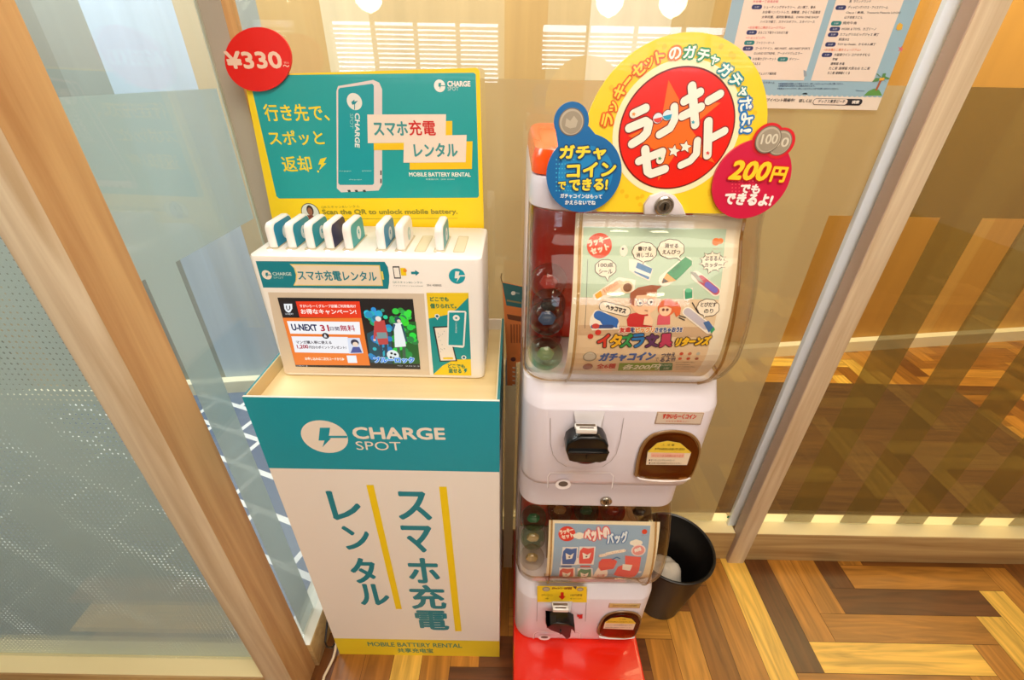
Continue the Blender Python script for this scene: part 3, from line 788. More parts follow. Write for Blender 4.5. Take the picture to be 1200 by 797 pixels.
BANKS = [(0, (16, 142, 178), 'power bank at the left end of the row in the terminal, teal face'),
         (1, (16, 146, 170), 'teal-faced power bank second from the left end of the terminal'),
         (2, (18, 150, 166), 'teal-faced power bank just left of the dark navy one'),
         (3, (34, 34, 86), 'power bank with a dark navy face in the terminal'),
         (4, (36, 160, 166), 'teal-faced power bank just right of the dark navy one'),
         (5, (20, 138, 180), 'teal-faced power bank just left of the all-white one'),
         (6, (240, 236, 230), 'all-white power bank with a faint grey mark in the terminal'),
         (8, (30, 150, 160), 'power bank standing alone between empty slots at the right of the terminal')]
class SideX:
    bis = None
    def __init__(s, X): s.X = X
    def to3(s, a, b, h): return (s.X + h, a, b)
for k, col, lb in BANKS:
    x = SLX[k]
    t = thing('power_bank', (x, 0.828, TZ1 + 0.001), lb, 'power bank', 'power banks in the rental terminal')
    mb, loops, (cy, z0, z1) = bank_mesh(col)
    for v in mb.bm.verts: v.co.x += x
    mb.build('casing', t)
    mb = MB(); pr = Print(SideX(x + 0.0155), mb, lambda c: P(c, 0.35))
    ys, zs = [p[1] for p in loops[-1]], [p[2] for p in loops[-1]]
    pr.lpoly([(p[1], p[2]) for p in loops[-1]], col, 1)
    logoc = (226, 232, 230) if col != (240, 236, 230) else (170, 200, 200)
    C = (cy + 0.004, z0 + 0.017)
    if col != (34, 34, 86):
        pr.lpoly([(C[0] + 0.0125 * math.cos(t_), C[1] + 0.0125 * math.sin(t_)) for t_ in [i * 2 * math.pi / 24 for i in range(24)]], logoc, 2)
        pr.lpoly([(C[0] - .0035, C[1] + .006), (C[0] + .003, C[1] + .006), (C[0] + .001, C[1] + .001), (C[0] + .004, C[1] + .001), (C[0] - .002, C[1] - .007), (C[0] - .0005, C[1] - .001), (C[0] - .004, C[1] - .001)], col if col[0] < 200 else (236, 236, 234), 3)
    pr.flush(); mb.build('face_label', t)

# ================================================================== BOARD BEHIND THE TERMINAL AND THE PRICE DISC
BY = 0.9475
board = thing('advertising_board', (-0.28, BY + 0.005, TZ0), 'upright yellow and teal advertising board behind the battery terminal', 'board')
mb = MB()
zz0 = TZ0 + 0.001
P0 = at_y(285, 88, BY); P1 = at_y(562, 79.5, BY); P2 = at_y(567, 262, BY); P3 = at_y(320, 262, BY)
def ext(a, b): k = (a.z - zz0) / (a.z - b.z); return a + (b - a) * k
Q3, Q2 = ext(P0, P3), ext(P1, P2)
rc = 0.008
outline = [(Q3.x, BY, zz0), (Q2.x, BY, zz0)]
for i in range(5):
    t = math.radians(90 * i / 4); outline.append((P1.x - rc + rc * math.cos(t), BY, P1.z - rc + rc * math.sin(t)))
outline += [(P0.x, BY, P0.z)]
mb.prism(outline[::-1], P(YEL, 0.35), (0, 0.006, 0))
pr = Print(FlatY(BY), mb, lambda c: P(c, 0.3, 0, 0.2))
S = lambda x, y: (240 + x / 3.189, 20 + y / 3.189)
pr.poly([(291.7, 88.4), (555, 85.2), (557.5, 87), (561.4, 229.5), (559.5, 231.7), (327, 232.6), (324, 230)], (28, 158, 158), 1)
YT = (238, 212, 44)
pr.text('行き先で、', S(231, 388), S(468, 388), 19.5, YT, 2, 0.02); pr.text('スポッと', S(247, 479), S(449, 477), 17, YT, 2, 0.02); pr.text('返却', S(297, 578), S(404, 577), 18, YT, 2, 0.02)
pr.poly([S(432, 530), S(456, 524), S(444, 546), S(455, 546), S(428, 572), S(436, 550), S(424, 552)], YT, 2); pr.circ(S(424, 577), 1.2, YT, 2)
# picture of a power bank
pr.poly([S(492, 278), S(498, 258), S(630, 235), S(652, 245), S(663, 270), S(663, 625), S(650, 648), S(510, 655), S(494, 640)], (222, 208, 204), 2)
pr.poly([S(499, 272), S(505, 265), S(626, 249), S(632, 256), S(633, 622), S(627, 627), S(505, 627), S(499, 620)], (18, 154, 162), 3)
pr.circ(S(560, 316), 8.8, (228, 226, 216), 4, 10)
pr.poly([S(548, 318), S(560, 308), S(560, 316), S(573, 312), S(562, 326), S(562, 346), S(559, 346), S(559, 326), S(552, 328)], (18, 140, 150), 5)
pr.text('CHARGE', S(562, 358), S(562, 485), 5.4, (230, 232, 226), 4, 0.05); pr.text('SPOT', S(543, 360), S(543, 414), 4, (150, 206, 204), 4)
pr.text('chargespot', S(503, 578), S(548, 578), 1.6, (190, 226, 222), 4); pr.text('power', S(590, 578), S(626, 578), 1.6, (190, 226, 222), 4); pr.text('chargespot', S(540, 610), S(588, 610), 1.6, (190, 226, 222), 4)
for x in (533, 560, 590): pr.poly([S(x, 646), S(x + 10, 645), S(x + 14, 653), S(x + 4, 654)], (50, 60, 60), 4)
for y in (573, 604): pr.poly([S(656, y), S(661, y), S(661, y + 17), S(656, y + 17)], (40, 50, 52), 4)
# two white boxes with yellow shadows
pr.poly([S(632, 392), S(925, 388), S(925, 494), S(632, 497)], (238, 196, 28), 5)
pr.poly([S(767, 466), S(1001, 464), S(998, 567), S(766, 570)], (238, 196, 28), 5)
pr.poly([S(608, 364), S(902, 363), S(900, 468), S(610, 471)], (234, 218, 200), 6)
pr.poly([S(745, 445), S(979, 440), S(975, 542), S(743, 544)], (234, 218, 200), 6)
pr.text('スマホ', S(636, 442), S(760, 442), 16, (60, 146, 146), 7, 0.035); pr.text('充電', S(767, 442), S(864, 442), 17.5, (206, 24, 14), 7, 0.022)
pr.text('レンタル', S(786, 522), S(945, 521), 15.5, (60, 146, 146), 7, 0.035)
pr.text('MOBILE BATTERY RENTAL', S(765, 595), S(994, 596), 4.7, (232, 238, 228), 3, 0.04)
pr.text('充電器共有 · SEIRI SHARE', S(826, 609), S(934, 609), 1.9, (200, 226, 220), 3)
pr.circ(S(878, 257), 6.6, (236, 234, 226), 3, 7.4)
pr.poly([S(874, 246), S(884, 246), S(882, 255), S(899, 255), S(899, 258), S(883, 258), S(878, 270), S(879, 260), S(873, 260)], (28, 150, 150), 4)
pr.text('CHARGE', S(908, 259), S(992, 259), 6, (236, 234, 226), 3, 0.06); pr.text('SPOT', S(908, 275), S(949, 275), 4.4, (206, 226, 220), 3)
pr.text('Scan the QR to unlock mobile battery.', S(443, 742), S(945, 740), 7, (150, 140, 40), 2, 0.05)
pr.text('QRスキャン&レンタル', S(437, 716), S(580, 713), 3.4, (150, 140, 40), 2)
pr.stroke([S(445, 754), S(945, 752)], 0.5, (160, 146, 40), 2)
pr.circ(S(395, 730), 10.6, (60, 60, 54), 2); pr.circ(S(395, 730), 9.8, (214, 220, 214), 3)
pr.circ(S(394, 722), 4.0, (52, 40, 34), 4, 6); pr.circ(S(394, 726), 2.8, (150, 98, 74), 5, 4.4); pr.poly([S(372, 757), S(384, 740), S(404, 740), S(418, 757)], (120, 60, 50), 4)
pr.flush(); mb.build('board_panel', board)

disc = thing('price_disc', (-0.46, 0.941, 1.45), 'round red price disc reading 330 yen on the corner of the board', 'sign')
mb = MB(); DY = 0.9405
C = at_y(302.2, 69.6, DY); rx = abs(at_y(341, 70, DY).x - at_y(264, 70, DY).x) / 2
rz = abs(at_y(302, 32, DY).z - at_y(302, 107.5, DY).z) / 2
mb.prism([tuple(at_y(302.3 + 39 * math.cos(t), 69.4 + 37.8 * math.sin(t), DY)) for t in [i * 2 * math.pi / 64 for i in range(64)]], P((222, 20, 6), 0.4), (0, 0.005, 0))
pr = Print(FlatY(DY), mb)
pr.text('¥330', (268, 80), (331.3, 79.3), 19, (236, 200, 176), 1, 0.055)
pr.text('税込', (333, 74.6), (339, 74.6), 2.6, (236, 190, 166), 1); pr.text('〜', (332, 78.4), (339.2, 78.4), 2.4, (236, 200, 176), 1, 0.1)
pr.flush(); mb.build('disc_panel', disc)
# ================================================================== CAPSULE MACHINES
PLA = P((222, 214, 222), 0.28, 0, 0.3)
PLA2 = P((214, 206, 208), 0.3)
REDP = P((226, 34, 10), 0.22, 0, 0.3)
DOME = clear('clear_plastic', (0.985, 0.972, 0.945), 1.5, 0.015)
DOMEI = clear('clear_plastic_inner', (0.985, 0.972, 0.945), 1.28, 0.015)
DOMEE = clear('clear_plastic_edge', (0.80, 0.68, 0.50), 1.5, 0.03)
BLK = P((9, 9, 9), 0.25, 0, 0.1)
STEEL = P((190, 180, 165), 0.25, 0.9)
AMB = clear('amber_plastic', (0.72, 0.54, 0.32), 1.5, 0.03)
MX0, MX1 = 0.021, 0.359
DPROF = [(0.606, 1.337), (0.600, 1.307), (0.584, 1.276), (0.567, 1.239), (0.556, 1.198), (0.551, 1.158), (0.554, 1.125), (0.573, 1.087), (0.603, 1.0565)]
def spline(pts, n=5):
    out = []
    for i in range(len(pts) - 1):
        p0 = pts[max(i - 1, 0)]; p1 = pts[i]; p2 = pts[i + 1]; p3 = pts[min(i + 2, len(pts) - 1)]
        for k in range(n):
            t = k / n
            out.append(tuple(0.5 * (2 * b + (c - a) * t + (2 * a - 5 * b + 4 * c - d) * t * t + (3 * b - a - 3 * c + d) * t ** 3) for a, b, c, d in zip(p0, p1, p2, p3)))
    out.append(pts[-1]); return out
CPROF = [(0.616, 1.338), (0.606, 1.303), (0.592, 1.270), (0.580, 1.235), (0.571, 1.198), (0.567, 1.158), (0.570, 1.124), (0.588, 1.088), (0.606, 1.068)]
CARDM = lambda c: P(c, 0.55)

def machine(dy, dz, upper):
    name = 'capsule_machine'
    t = thing(name, (0.19, 0.75 + dy, 0.757 + dz + 0.075),
              'upper white capsule toy machine with clear dome and black winged knob' if upper else 'lower white capsule toy machine with yellow arrow sticker, standing on the red base',
              'capsule machine', 'stacked capsule toy machines')
    Y = lambda y: y + dy
    Z = lambda z: z + dz
    def rl(z, yf, r=0.045, ins=0.0, yb=0.93): return [(x, y, Z(z)) for x, y in rr(MX0 + ins, MX1 - ins, Y(yf), Y(yb), r, 0.01)]
    # body
    mb = MB()
    zb = 0.82 if upper else 0.80
    mb.loft([rl(zb, 0.592, 0.04, 0.006), rl(zb + 0.006, 0.5845, 0.045, 0.001), rl(zb + 0.02, 0.5805), rl(1.0145, 0.5745), rl(1.0185, 0.5755), rl(1.0505, 0.598, 0.045), rl(1.0555, 0.606, 0.045, 0.004)], PLA)
    body = mb.build('body', t)
    # head
    mb = MB()
    zt_ = 1.383 if upper else 1.4235
    hb = 1.3375 if upper else 1.317
    mb.loft([rl(hb, 0.609, 0.045, 0.003), rl(hb + 0.0035, 0.604), rl(zt_ - 0.012, 0.6035), rl(zt_ - 0.003, 0.607, 0.045, 0.002), rl(zt_, 0.613, 0.04, 0.008)], PLA)
    mb.build('head', t)
    # red casing behind the dome
    mb = MB(); mb.box(MX0 + 0.010, 0.300, Y(0.745), Y(0.925), Z(1.0565), Z(1.3365), P((232, 34, 8), 0.25, 0, 0.3), 0.004); mb.build('back_casing', t)
    mb = MB(); mb.box(MX0 + 0.0005, MX0 + 0.0055, Y(0.70), Y(0.925), Z(1.0565), Z(1.3365), P((226, 206, 204), 0.35), 0.001); mb.build('side_panel', t)
    # dome
    mb = MB(); mb.loft([rl(z, y, 0.045, 0.001, 0.744) for y, z in spline(DPROF, 4)], DOME, False, False); mb.build('dome', t)
    for xs in (0.0915, 0.3135):
        mb = MB(); mb.tube([(xs, Y(y - 0.0012), Z(z)) for y, z in spline(DPROF, 3) if upper or z < 1.316], 0.0022, DOMEE, 8); mb.build('dome_rib', t)
    mb = MB(); mb.loft([rl(z, y + 0.003, 0.0425, 0.004, 0.741) for y, z in spline(DPROF, 4)], DOMEI, False, False); mb.build('dome_liner', t)
    mb = MB(); ed = rl(1.0572, 0.6015, 0.045, 0.0, 0.745); mb.tube([(x, y, z + 0.0018) for x, y, z in ed + ed[:1]], 0.0018, DOMEE, 6); mb.build('dome_rim', t)
    for yq in (0.744,):
        mb = MB(); mb.tube([(MX1 - 0.001, Y(yq), Z(1.059)), (MX1 - 0.001, Y(yq), Z(1.336 if upper else 1.315))], 0.0022, DOMEE, 8); mb.build('dome_rib', t)
    if upper:
        # orange top cover
        mb = MB()
        L = lambda z, yf, ins, r=0.03: [(x, y, z) for x, y in rr(MX0 + 0.002 + ins, MX1 - 0.002 - ins, yf, 0.92, r, 0.02)]
        mb.loft([L(1.383, 0.616, 0), L(1.402, 0.617, 0), L(1.413, 0.623, 0.004), L(1.418, 0.636, 0.012)], P((250, 84, 16), 0.2, 0, 0.4)); mb.build('top_cover', t)
        lk, bz = (775, 238.5), True
    else: lk = (710, 587)
    yl = Y(0.6025)
    lp = at_y(lk[0], lk[1], yl)
    mb = MB()
    if upper:
        pts = [at_y(752, 255, yl), at_y(753, 238, yl), at_y(760, 228, yl), at_y(775, 223, yl), at_y(789, 228, yl), at_y(797, 239, yl), at_y(800, 257, yl)]
        pts[0].z = pts[-1].z = 1.3395
        mb.prism([(p.x, 0.598, p.z) for p in pts][::-1], PLA2, (0, -0.0055, 0), 0.002)
    yf = 0.5924 if upper else Y(0.6034)
    mb.lathe((lp.x, yf, lp.z), [(0.0125, 0), (0.0125, 0.004), (0.0105, 0.0055), (0.0095, 0.004), (0.0, 0.004)], STEEL, 28, 'y')
    mb.lathe((lp.x, yf - 0.004, lp.z), [(0.0062, 0), (0.0062, 0.0022), (0.0, 0.0024)], P((120, 108, 90), 0.3, 0.9), 24, 'y')
    mb.box(lp.x - 0.0012, lp.x + 0.0012, yf - 0.0068, yf - 0.0064, lp.z - 0.004, lp.z + 0.004, BLK)
    mb.build('lock', t)

    # ----- front fittings
    FY = Y(0.575); fs = FlatY(FY - 0.0006)
    A = lambda u, v: at_y(u, v, FY)
    if upper:
        crank = [(646, 462), (645, 490), (645, 520), (648, 533), (654, 541), (664, 547)], [(732, 462), (731, 490), (727, 515), (722, 532), (716, 540), (706, 547)]
        fun = [(672, 481.5), (709, 481.5), (700, 500), (676, 500)]; slot = (675.5, 699.5, 498, 509); kc = (687, 524)
        wing = [(661, 514), (663, 506), (668, 502), (677, 498), (697, 498), (706, 502), (710, 509), (711.5, 530), (711, 541), (703, 543.5), (690, 540), (674, 543), (667, 541)]
        lab = (770, 482.5, 821, 497.5); arch = [(750, 557.5), (746.5, 549), (752, 525), (762, 512), (776, 506.5), (792, 505.5), (808, 509), (817, 518), (818.5, 530), (812, 550), (805, 559), (790, 560)]
        stk = [(757, 544.5), (759, 529), (770, 519), (782, 516.5), (797, 519), (810, 530), (805, 545)]
        door = [(642, 571), (642, 558), (645, 554), (715, 554), (719, 558), (717, 572)]; hole = (660, 567, 9, 5)
    else:
        crank = [(630, 690), (629, 728)], [(688, 690), (686, 728)]
        fun = [(646.5, 703), (671, 703), (666, 715), (649, 715)]; slot = (648, 666, 711, 718); kc = (655, 727)
        wing = [(640, 722), (644, 717), (651, 715), (664, 716), (672, 720), (672.5, 728), (669, 734), (668.5, 747), (664, 750), (659, 743), (647, 739), (644, 738), (640, 731)]
        lab = (714, 706.5, 749.5, 712.5); arch = [(704, 743), (701.5, 737), (707, 725), (715, 719), (728, 716.5), (741, 717.5), (748, 721), (750, 727), (746, 738), (740, 745), (722, 745)]
        stk = [(707, 736.5), (709, 729), (716, 724.5), (728, 723), (740, 725), (745, 730), (742, 738)]
        door = [(625, 748), (626, 742), (630, 740), (676, 740), (680, 742), (680, 748)]; hole = (638, 746.5, 7, 2.2)
    mb = MB(); pr = Print(fs, mb)
    lc = (160, 150, 150)
    if upper:
        for ln in crank: pr.stroke(ln[1:], 0.7, lc, 1)
        pr.stroke(crank[0][-1:] + [(685, 551)] + crank[1][-1:], 0.5, (200, 192, 192), 1)
    else:
        for ln in crank: pr.stroke(ln, 0.6, lc, 1)
    pr.stroke(door, 0.9, (245, 240, 240), 1); pr.stroke([(x + 0.7, y + 0.9) for x, y in door], 0.5, lc, 1)
    hc = pr.circ((hole[0], hole[1] + 0.8), hole[2], (244, 238, 238), 1, hole[3] + 0.6); pr.circ(hole[:2], hole[2] * 0.62, (96, 86, 78), 2, hole[3] * 0.62)
    pr.flush(); mb.build('coin_door', t)
    # coin funnel and slot
    mb = MB()
    pf = [A(*p) for p in fun]
    mb.poly([(pf[0].x, FY - 0.0012, pf[0].z), (pf[1].x, FY - 0.0012, pf[1].z), (pf[2].x, FY - 0.014, pf[2].z), (pf[3].x, FY - 0.014, pf[3].z)], P((206, 200, 202), 0.35))
    mb.poly([(pf[0].x, FY - 0.0012, pf[0].z), (pf[3].x, FY - 0.014, pf[3].z), (pf[3].x, FY - 0.0005, pf[3].z)], P((206, 200, 202), 0.35))
    mb.poly([(pf[1].x, FY - 0.0012, pf[1].z), (pf[1].x, FY - 0.0012, pf[2].z), (pf[2].x, FY - 0.014, pf[2].z)], P((206, 200, 202), 0.35))
    mb.build('coin_funnel', t)
    YSL = FY - 0.046; vm = slot[2] + (slot[3] - slot[2]) * 0.5
    s0, s1 = at_y(slot[0], vm, YSL), at_y(slot[1], slot[3], YSL)
    mb = MB(); mb.box(s0.x, s1.x, YSL, YSL + 0.008, s1.z, s0.z, P((228, 224, 218), 0.3, 0.1), 0.0015)
    mb.box(s0.x - 0.001, s1.x + 0.001, YSL + 0.0082, YSL + 0.018, s1.z + 0.001, s0.z - 0.002, P((150, 140, 124), 0.3, 0.8), 0.002)
    mb.box(s0.x + 0.005, s1.x - 0.005, YSL + 0.002, YSL + 0.006, s0.z - 0.001, s0.z + 0.0008, P((110, 98, 84), 0.3, 0.8), 0.0006); mb.build('coin_slot', t)
    # knob
    kp = A(*kc); kn_mb = MB()
    kn_mb.lathe((kp.x, FY + 0.001, kp.z + 0.003), [(0.0345, 0), (0.0345, 0.008), (0.032, 0.014), (0.026, 0.018), (0.0, 0.019)], BLK, 40, 'y')
    knob = kn_mb.build('knob', t)
    mb = MB(); YW = FY - 0.042
    vm_ = sum(v for u, v in wing) / len(wing)
    pw = [at_y(u, v, FY - 0.012 if v < vm_ else YW) for u, v in wing]
    mb.prism([(p.x, FY - 0.012, p.z) for p in pw], BLK, (0, -0.030, 0), 0.004, 3)
    mx_, mz_ = sum(p.x for p in pw) / len(pw), sum(p.z for p in pw) / len(pw)
    w_ = (max(p.x for p in pw) - min(p.x for p in pw))
    if upper: mb.box(mx_ - w_ * 0.46, mx_ + w_ * 0.46, YW - 0.006, YW + 0.002, mz_ - 0.002, mz_ + 0.002, BLK, 0.0018)
    mb.box(mx_ - 0.002, mx_ + 0.002, YW - 0.004, YW + 0.002, mz_ - 0.016, mz_ - 0.002, BLK, 0.0015)
    mb.build('wing', knob)
    # label window
    a, b = A(lab[0], lab[1]), A(lab[2], lab[3])
    mb = MB(); mb.box(a.x, b.x, FY - 0.0012, FY + 0.001, b.z, a.z, P((176, 150, 128), 0.25), 0.0008)
    mb.box(a.x + 0.002, b.x - 0.002, FY - 0.0016, FY - 0.0011, b.z + 0.003, a.z - 0.002, P((206, 186, 166) if upper else (206, 176, 110), 0.4))
    pr = Print(FlatY(FY - 0.0018), mb)
    if upper:
        pr.text('すかいらーくコイン', (776, 490.5), (815, 491), 5.6, (200, 60, 44), 1, 0.05); pr.text('おもちゃ専用コイン', (780, 494.5), (808, 494.8), 2.2, (206, 90, 70), 1)
    else: pr.text('おもちゃコインまたは百円硬貨', (718, 710.8), (746, 711), 2.4, (110, 80, 40), 1)
    pr.flush(); mb.build('label_plate', t)
    # prize hatch: lip, flap, sticker
    n_a = len(arch); pa = []
    for i in range(n_a):
        q0, q1, q2, q3 = [arch[(i + k) % n_a] for k in (-1, 0, 1, 2)]
        for k in range(4):
            t_ = k / 4
            pa.append(A(*[0.5 * (2 * b + (c - a) * t_ + (2 * a - 5 * b + 4 * c - d) * t_ * t_ + (3 * b - a - 3 * c + d) * t_ ** 3) for a, b, c, d in zip(q0, q1, q2, q3)]))
    cx, cz = sum(p.x for p in pa) / len(pa), sum(p.z for p in pa) / len(pa)
    sc = lambda f, y, dx=0, dz_=0: [(cx + (p.x - cx) * f + dx, y, cz + (p.z - cz) * f + dz_) for p in pa]
    hm = MB(); hm.loft([sc(1.07, FY - 0.0008), sc(1.05, FY - 0.003), sc(1.0, FY - 0.003), sc(0.98, FY - 0.0005)], P((134, 100, 62), 0.25), False, False)
    hm.poly(sc(1.0, FY - 0.0007), P((150, 104, 54), 0.4))
    hatch = hm.build('prize_hatch', t)
    mb = MB(); mb.prism(sc(0.95, FY - 0.0015), AMB, (0, -0.006, 0), 0.0025); mb.build('flap', hatch)
    mb = MB()
    lipb = A((arch[0][0] + arch[-1][0]) / 2 + 8, (arch[0][1] + arch[-1][1]) / 2)
    low = [p for p in pa if p.z < cz - 0.35 * (cz - min(q.z for q in pa))]
    x0_, x1_, zl = min(p.x for p in pa), max(p.x for p in pa), min(p.z for p in pa)
    mb.loft([[(x0_ + (x1_ - x0_) * (0.5 + k * 0.47 * math.cos(th)), FY - d_, zl + 0.006 - h_ * math.sin(th) * 1.0) for th in [math.pi * i / 16 for i in range(17)]]
             for k, d_, h_ in ((0.95, 0.0004, 0.006), (1.0, 0.006, 0.010), (1.02, 0.0004, 0.022))], P((240, 232, 232), 0.3), False, False, False)
    mb.build('hatch_lip', hatch)
    mb = MB(); ys = FY - 0.0079; fl = FlatY(ys)
    pr = Print(fl, mb); pr.poly(stk, (226, 206, 178), 1)
    n_ = len(stk)
    pr.poly([stk[1], stk[2], stk[3], stk[4], stk[5], (stk[5][0] - .3, stk[5][1] + 1), (stk[1][0] + .2, stk[1][1] + 1)], (224, 190, 60), 2)
    w0, w1 = stk[0], stk[-1]
    if upper:
        pr.text('⚠ 注 意', (775, 522.5), (790, 522.7), 2.6, (60, 50, 30), 3); pr.text('カプセルを口に入れないでください', (767, 527), (802, 527.4), 2.6, (50, 42, 28), 3, 0.03)
        pr.poly([(763, 530.5), (802, 531), (801.5, 536), (762.5, 535.5)], (232, 176, 150), 3); pr.text('のどにつまる危険があります', (764, 535), (800, 535.6), 3, (200, 96, 70), 4)
        pr.text('■ 取り出し口に手を入れないで', (760, 540), (790, 540.3), 2.2, (70, 60, 50), 3); pr.text('■ 故障の時は係員をお呼びください', (760, 543.4), (798, 543.8), 2.2, (70, 60, 50), 3)
    else:
        pr.text('⚠ 注意', (725, 726.5), (733, 726.6), 1.6, (60, 50, 30), 3); pr.text('カプセルを口に入れないでください', (712, 729.3), (742, 729.6), 1.8, (50, 42, 28), 3)
        pr.text('のどにつまる危険があります', (710, 733), (741, 733.4), 1.8, (130, 110, 90), 3); pr.text('故障の時は係員をお呼びください', (709, 735.8), (740, 736.2), 1.5, (110, 100, 90), 3)
    pr.flush(); mb.build('warning_sticker', hatch)
    if not upper:
        mb = MB(); pr = Print(FlatY(FY - 0.0022), mb)
        q = lambda x, y: (595 + x / 6.276, 670 + y / 6.276)
        mbz = at_y(660, 704, FY).z
        pts = [A(629.5, 686), A(687.5, 687), A(687.5, 705), A(629.5, 704.5)]
        mb.prism([(p.x, FY - 0.0012, p.z) for p in pts], P((244, 212, 40), 0.4), (0, -0.0009, 0))
        pr.circ(q(283, 128), 4.6, (150, 140, 120), 1); pr.circ(q(283, 128), 3.4, (186, 176, 150), 2); pr.circ(q(533, 130), 3.8, (150, 140, 120), 1); pr.circ(q(533, 130), 2.6, (186, 176, 150), 2)
        pr.poly([q(478, 108), q(508, 106), q(502, 130), q(490, 122)], (90, 84, 70), 1)
        pr.text('ガチャコイン・100円硬貨', q(325, 130), q(470, 131), 2.8, (150, 96, 30), 1, 0.04)
        pr.text('ガチャコイン', q(247, 180), q(330, 181), 2.6, (70, 60, 40), 1); pr.text('100円硬貨', q(460, 180), q(547, 181), 2.8, (70, 60, 40), 1)
        pr.text('1枚', q(278, 202), q(300, 202), 1.8, (70, 60, 40), 1); pr.text('2枚入れてください', q(458, 203), q(547, 204), 1.8, (70, 60, 40), 1)
        pr.poly([q(390, 150), q(411, 150), q(411, 178), q(426, 178), q(400, 206), q(372, 178), q(389, 178)], (214, 30, 20), 2)
        pr.flush(); mb.build('arrow_sticker', t)
        mb = MB(); pr = Print(FlatY(FY - 0.0006), mb)
        pr.poly([q(512, 312), q(530, 318), q(551, 312), q(549, 345), q(520, 344), q(524, 335), q(510, 330)], (206, 34, 30), 1)
        pr.flush(); mb.build('red_arrow_sticker', t)
    return t

UP = machine(0.0, 0.0, True)
LOW = machine(0.02, -0.605, False)

# ----- display cards inside the domes
def card_mesh(prof, pts_px, drawing, name, label, loc):
    t = MB(); sf = Curved(spline(prof, 3)); pr = Print(sf, t, CARDM)
    drawing(pr)
    pr.flush(); o = t.build(name, None, 0, loc)
    return tag(o, label, 'card')
Q = lambda x, y: (590 + x / 3.465, 230 + y / 3.465)
def bubble(pr, c, rx, ry, lines, n=9, spiky=False, tail=None, rot=0):
    def ring(k, lay, col):
        pts = []
        N = 54
        for i in range(N):
            a = 2 * math.pi * i / N
            f = (1.0 + (0.26 if i % 5 == 0 else -0.04)) if spiky else 1 + 0.07 * abs(math.sin(n * a / 2)) 
            pts.append(Q(c[0] + (rx * f + k) * math.cos(a), c[1] + (ry * f + k) * math.sin(a)))
        pr.poly(pts, col, lay)
        if tail:
            tx, ty = tail; d = k * 1.2
            pr.poly([Q(c[0] + (tx - c[0]) * .5 - 10 - d, c[1] + (ty - c[1]) * .5), Q(c[0] + (tx - c[0]) * .5 + 10 + d, c[1] + (ty - c[1]) * .5), Q(tx, ty + d)], col, lay)
    ring(3, 4, (84, 64, 50)); ring(0, 5, (244, 232, 214))
    h = 5.2
    for i, ln in enumerate(lines):
        y = c[1] + (i - (len(lines) - 1) / 2) * 26 + 9
        wd = min(rx * 1.5, len(ln) * 18) / 2
        pr.text(ln, Q(c[0] - wd, y - rot * wd), Q(c[0] + wd, y + rot * wd), h, (60, 46, 40), 6, 0.03)
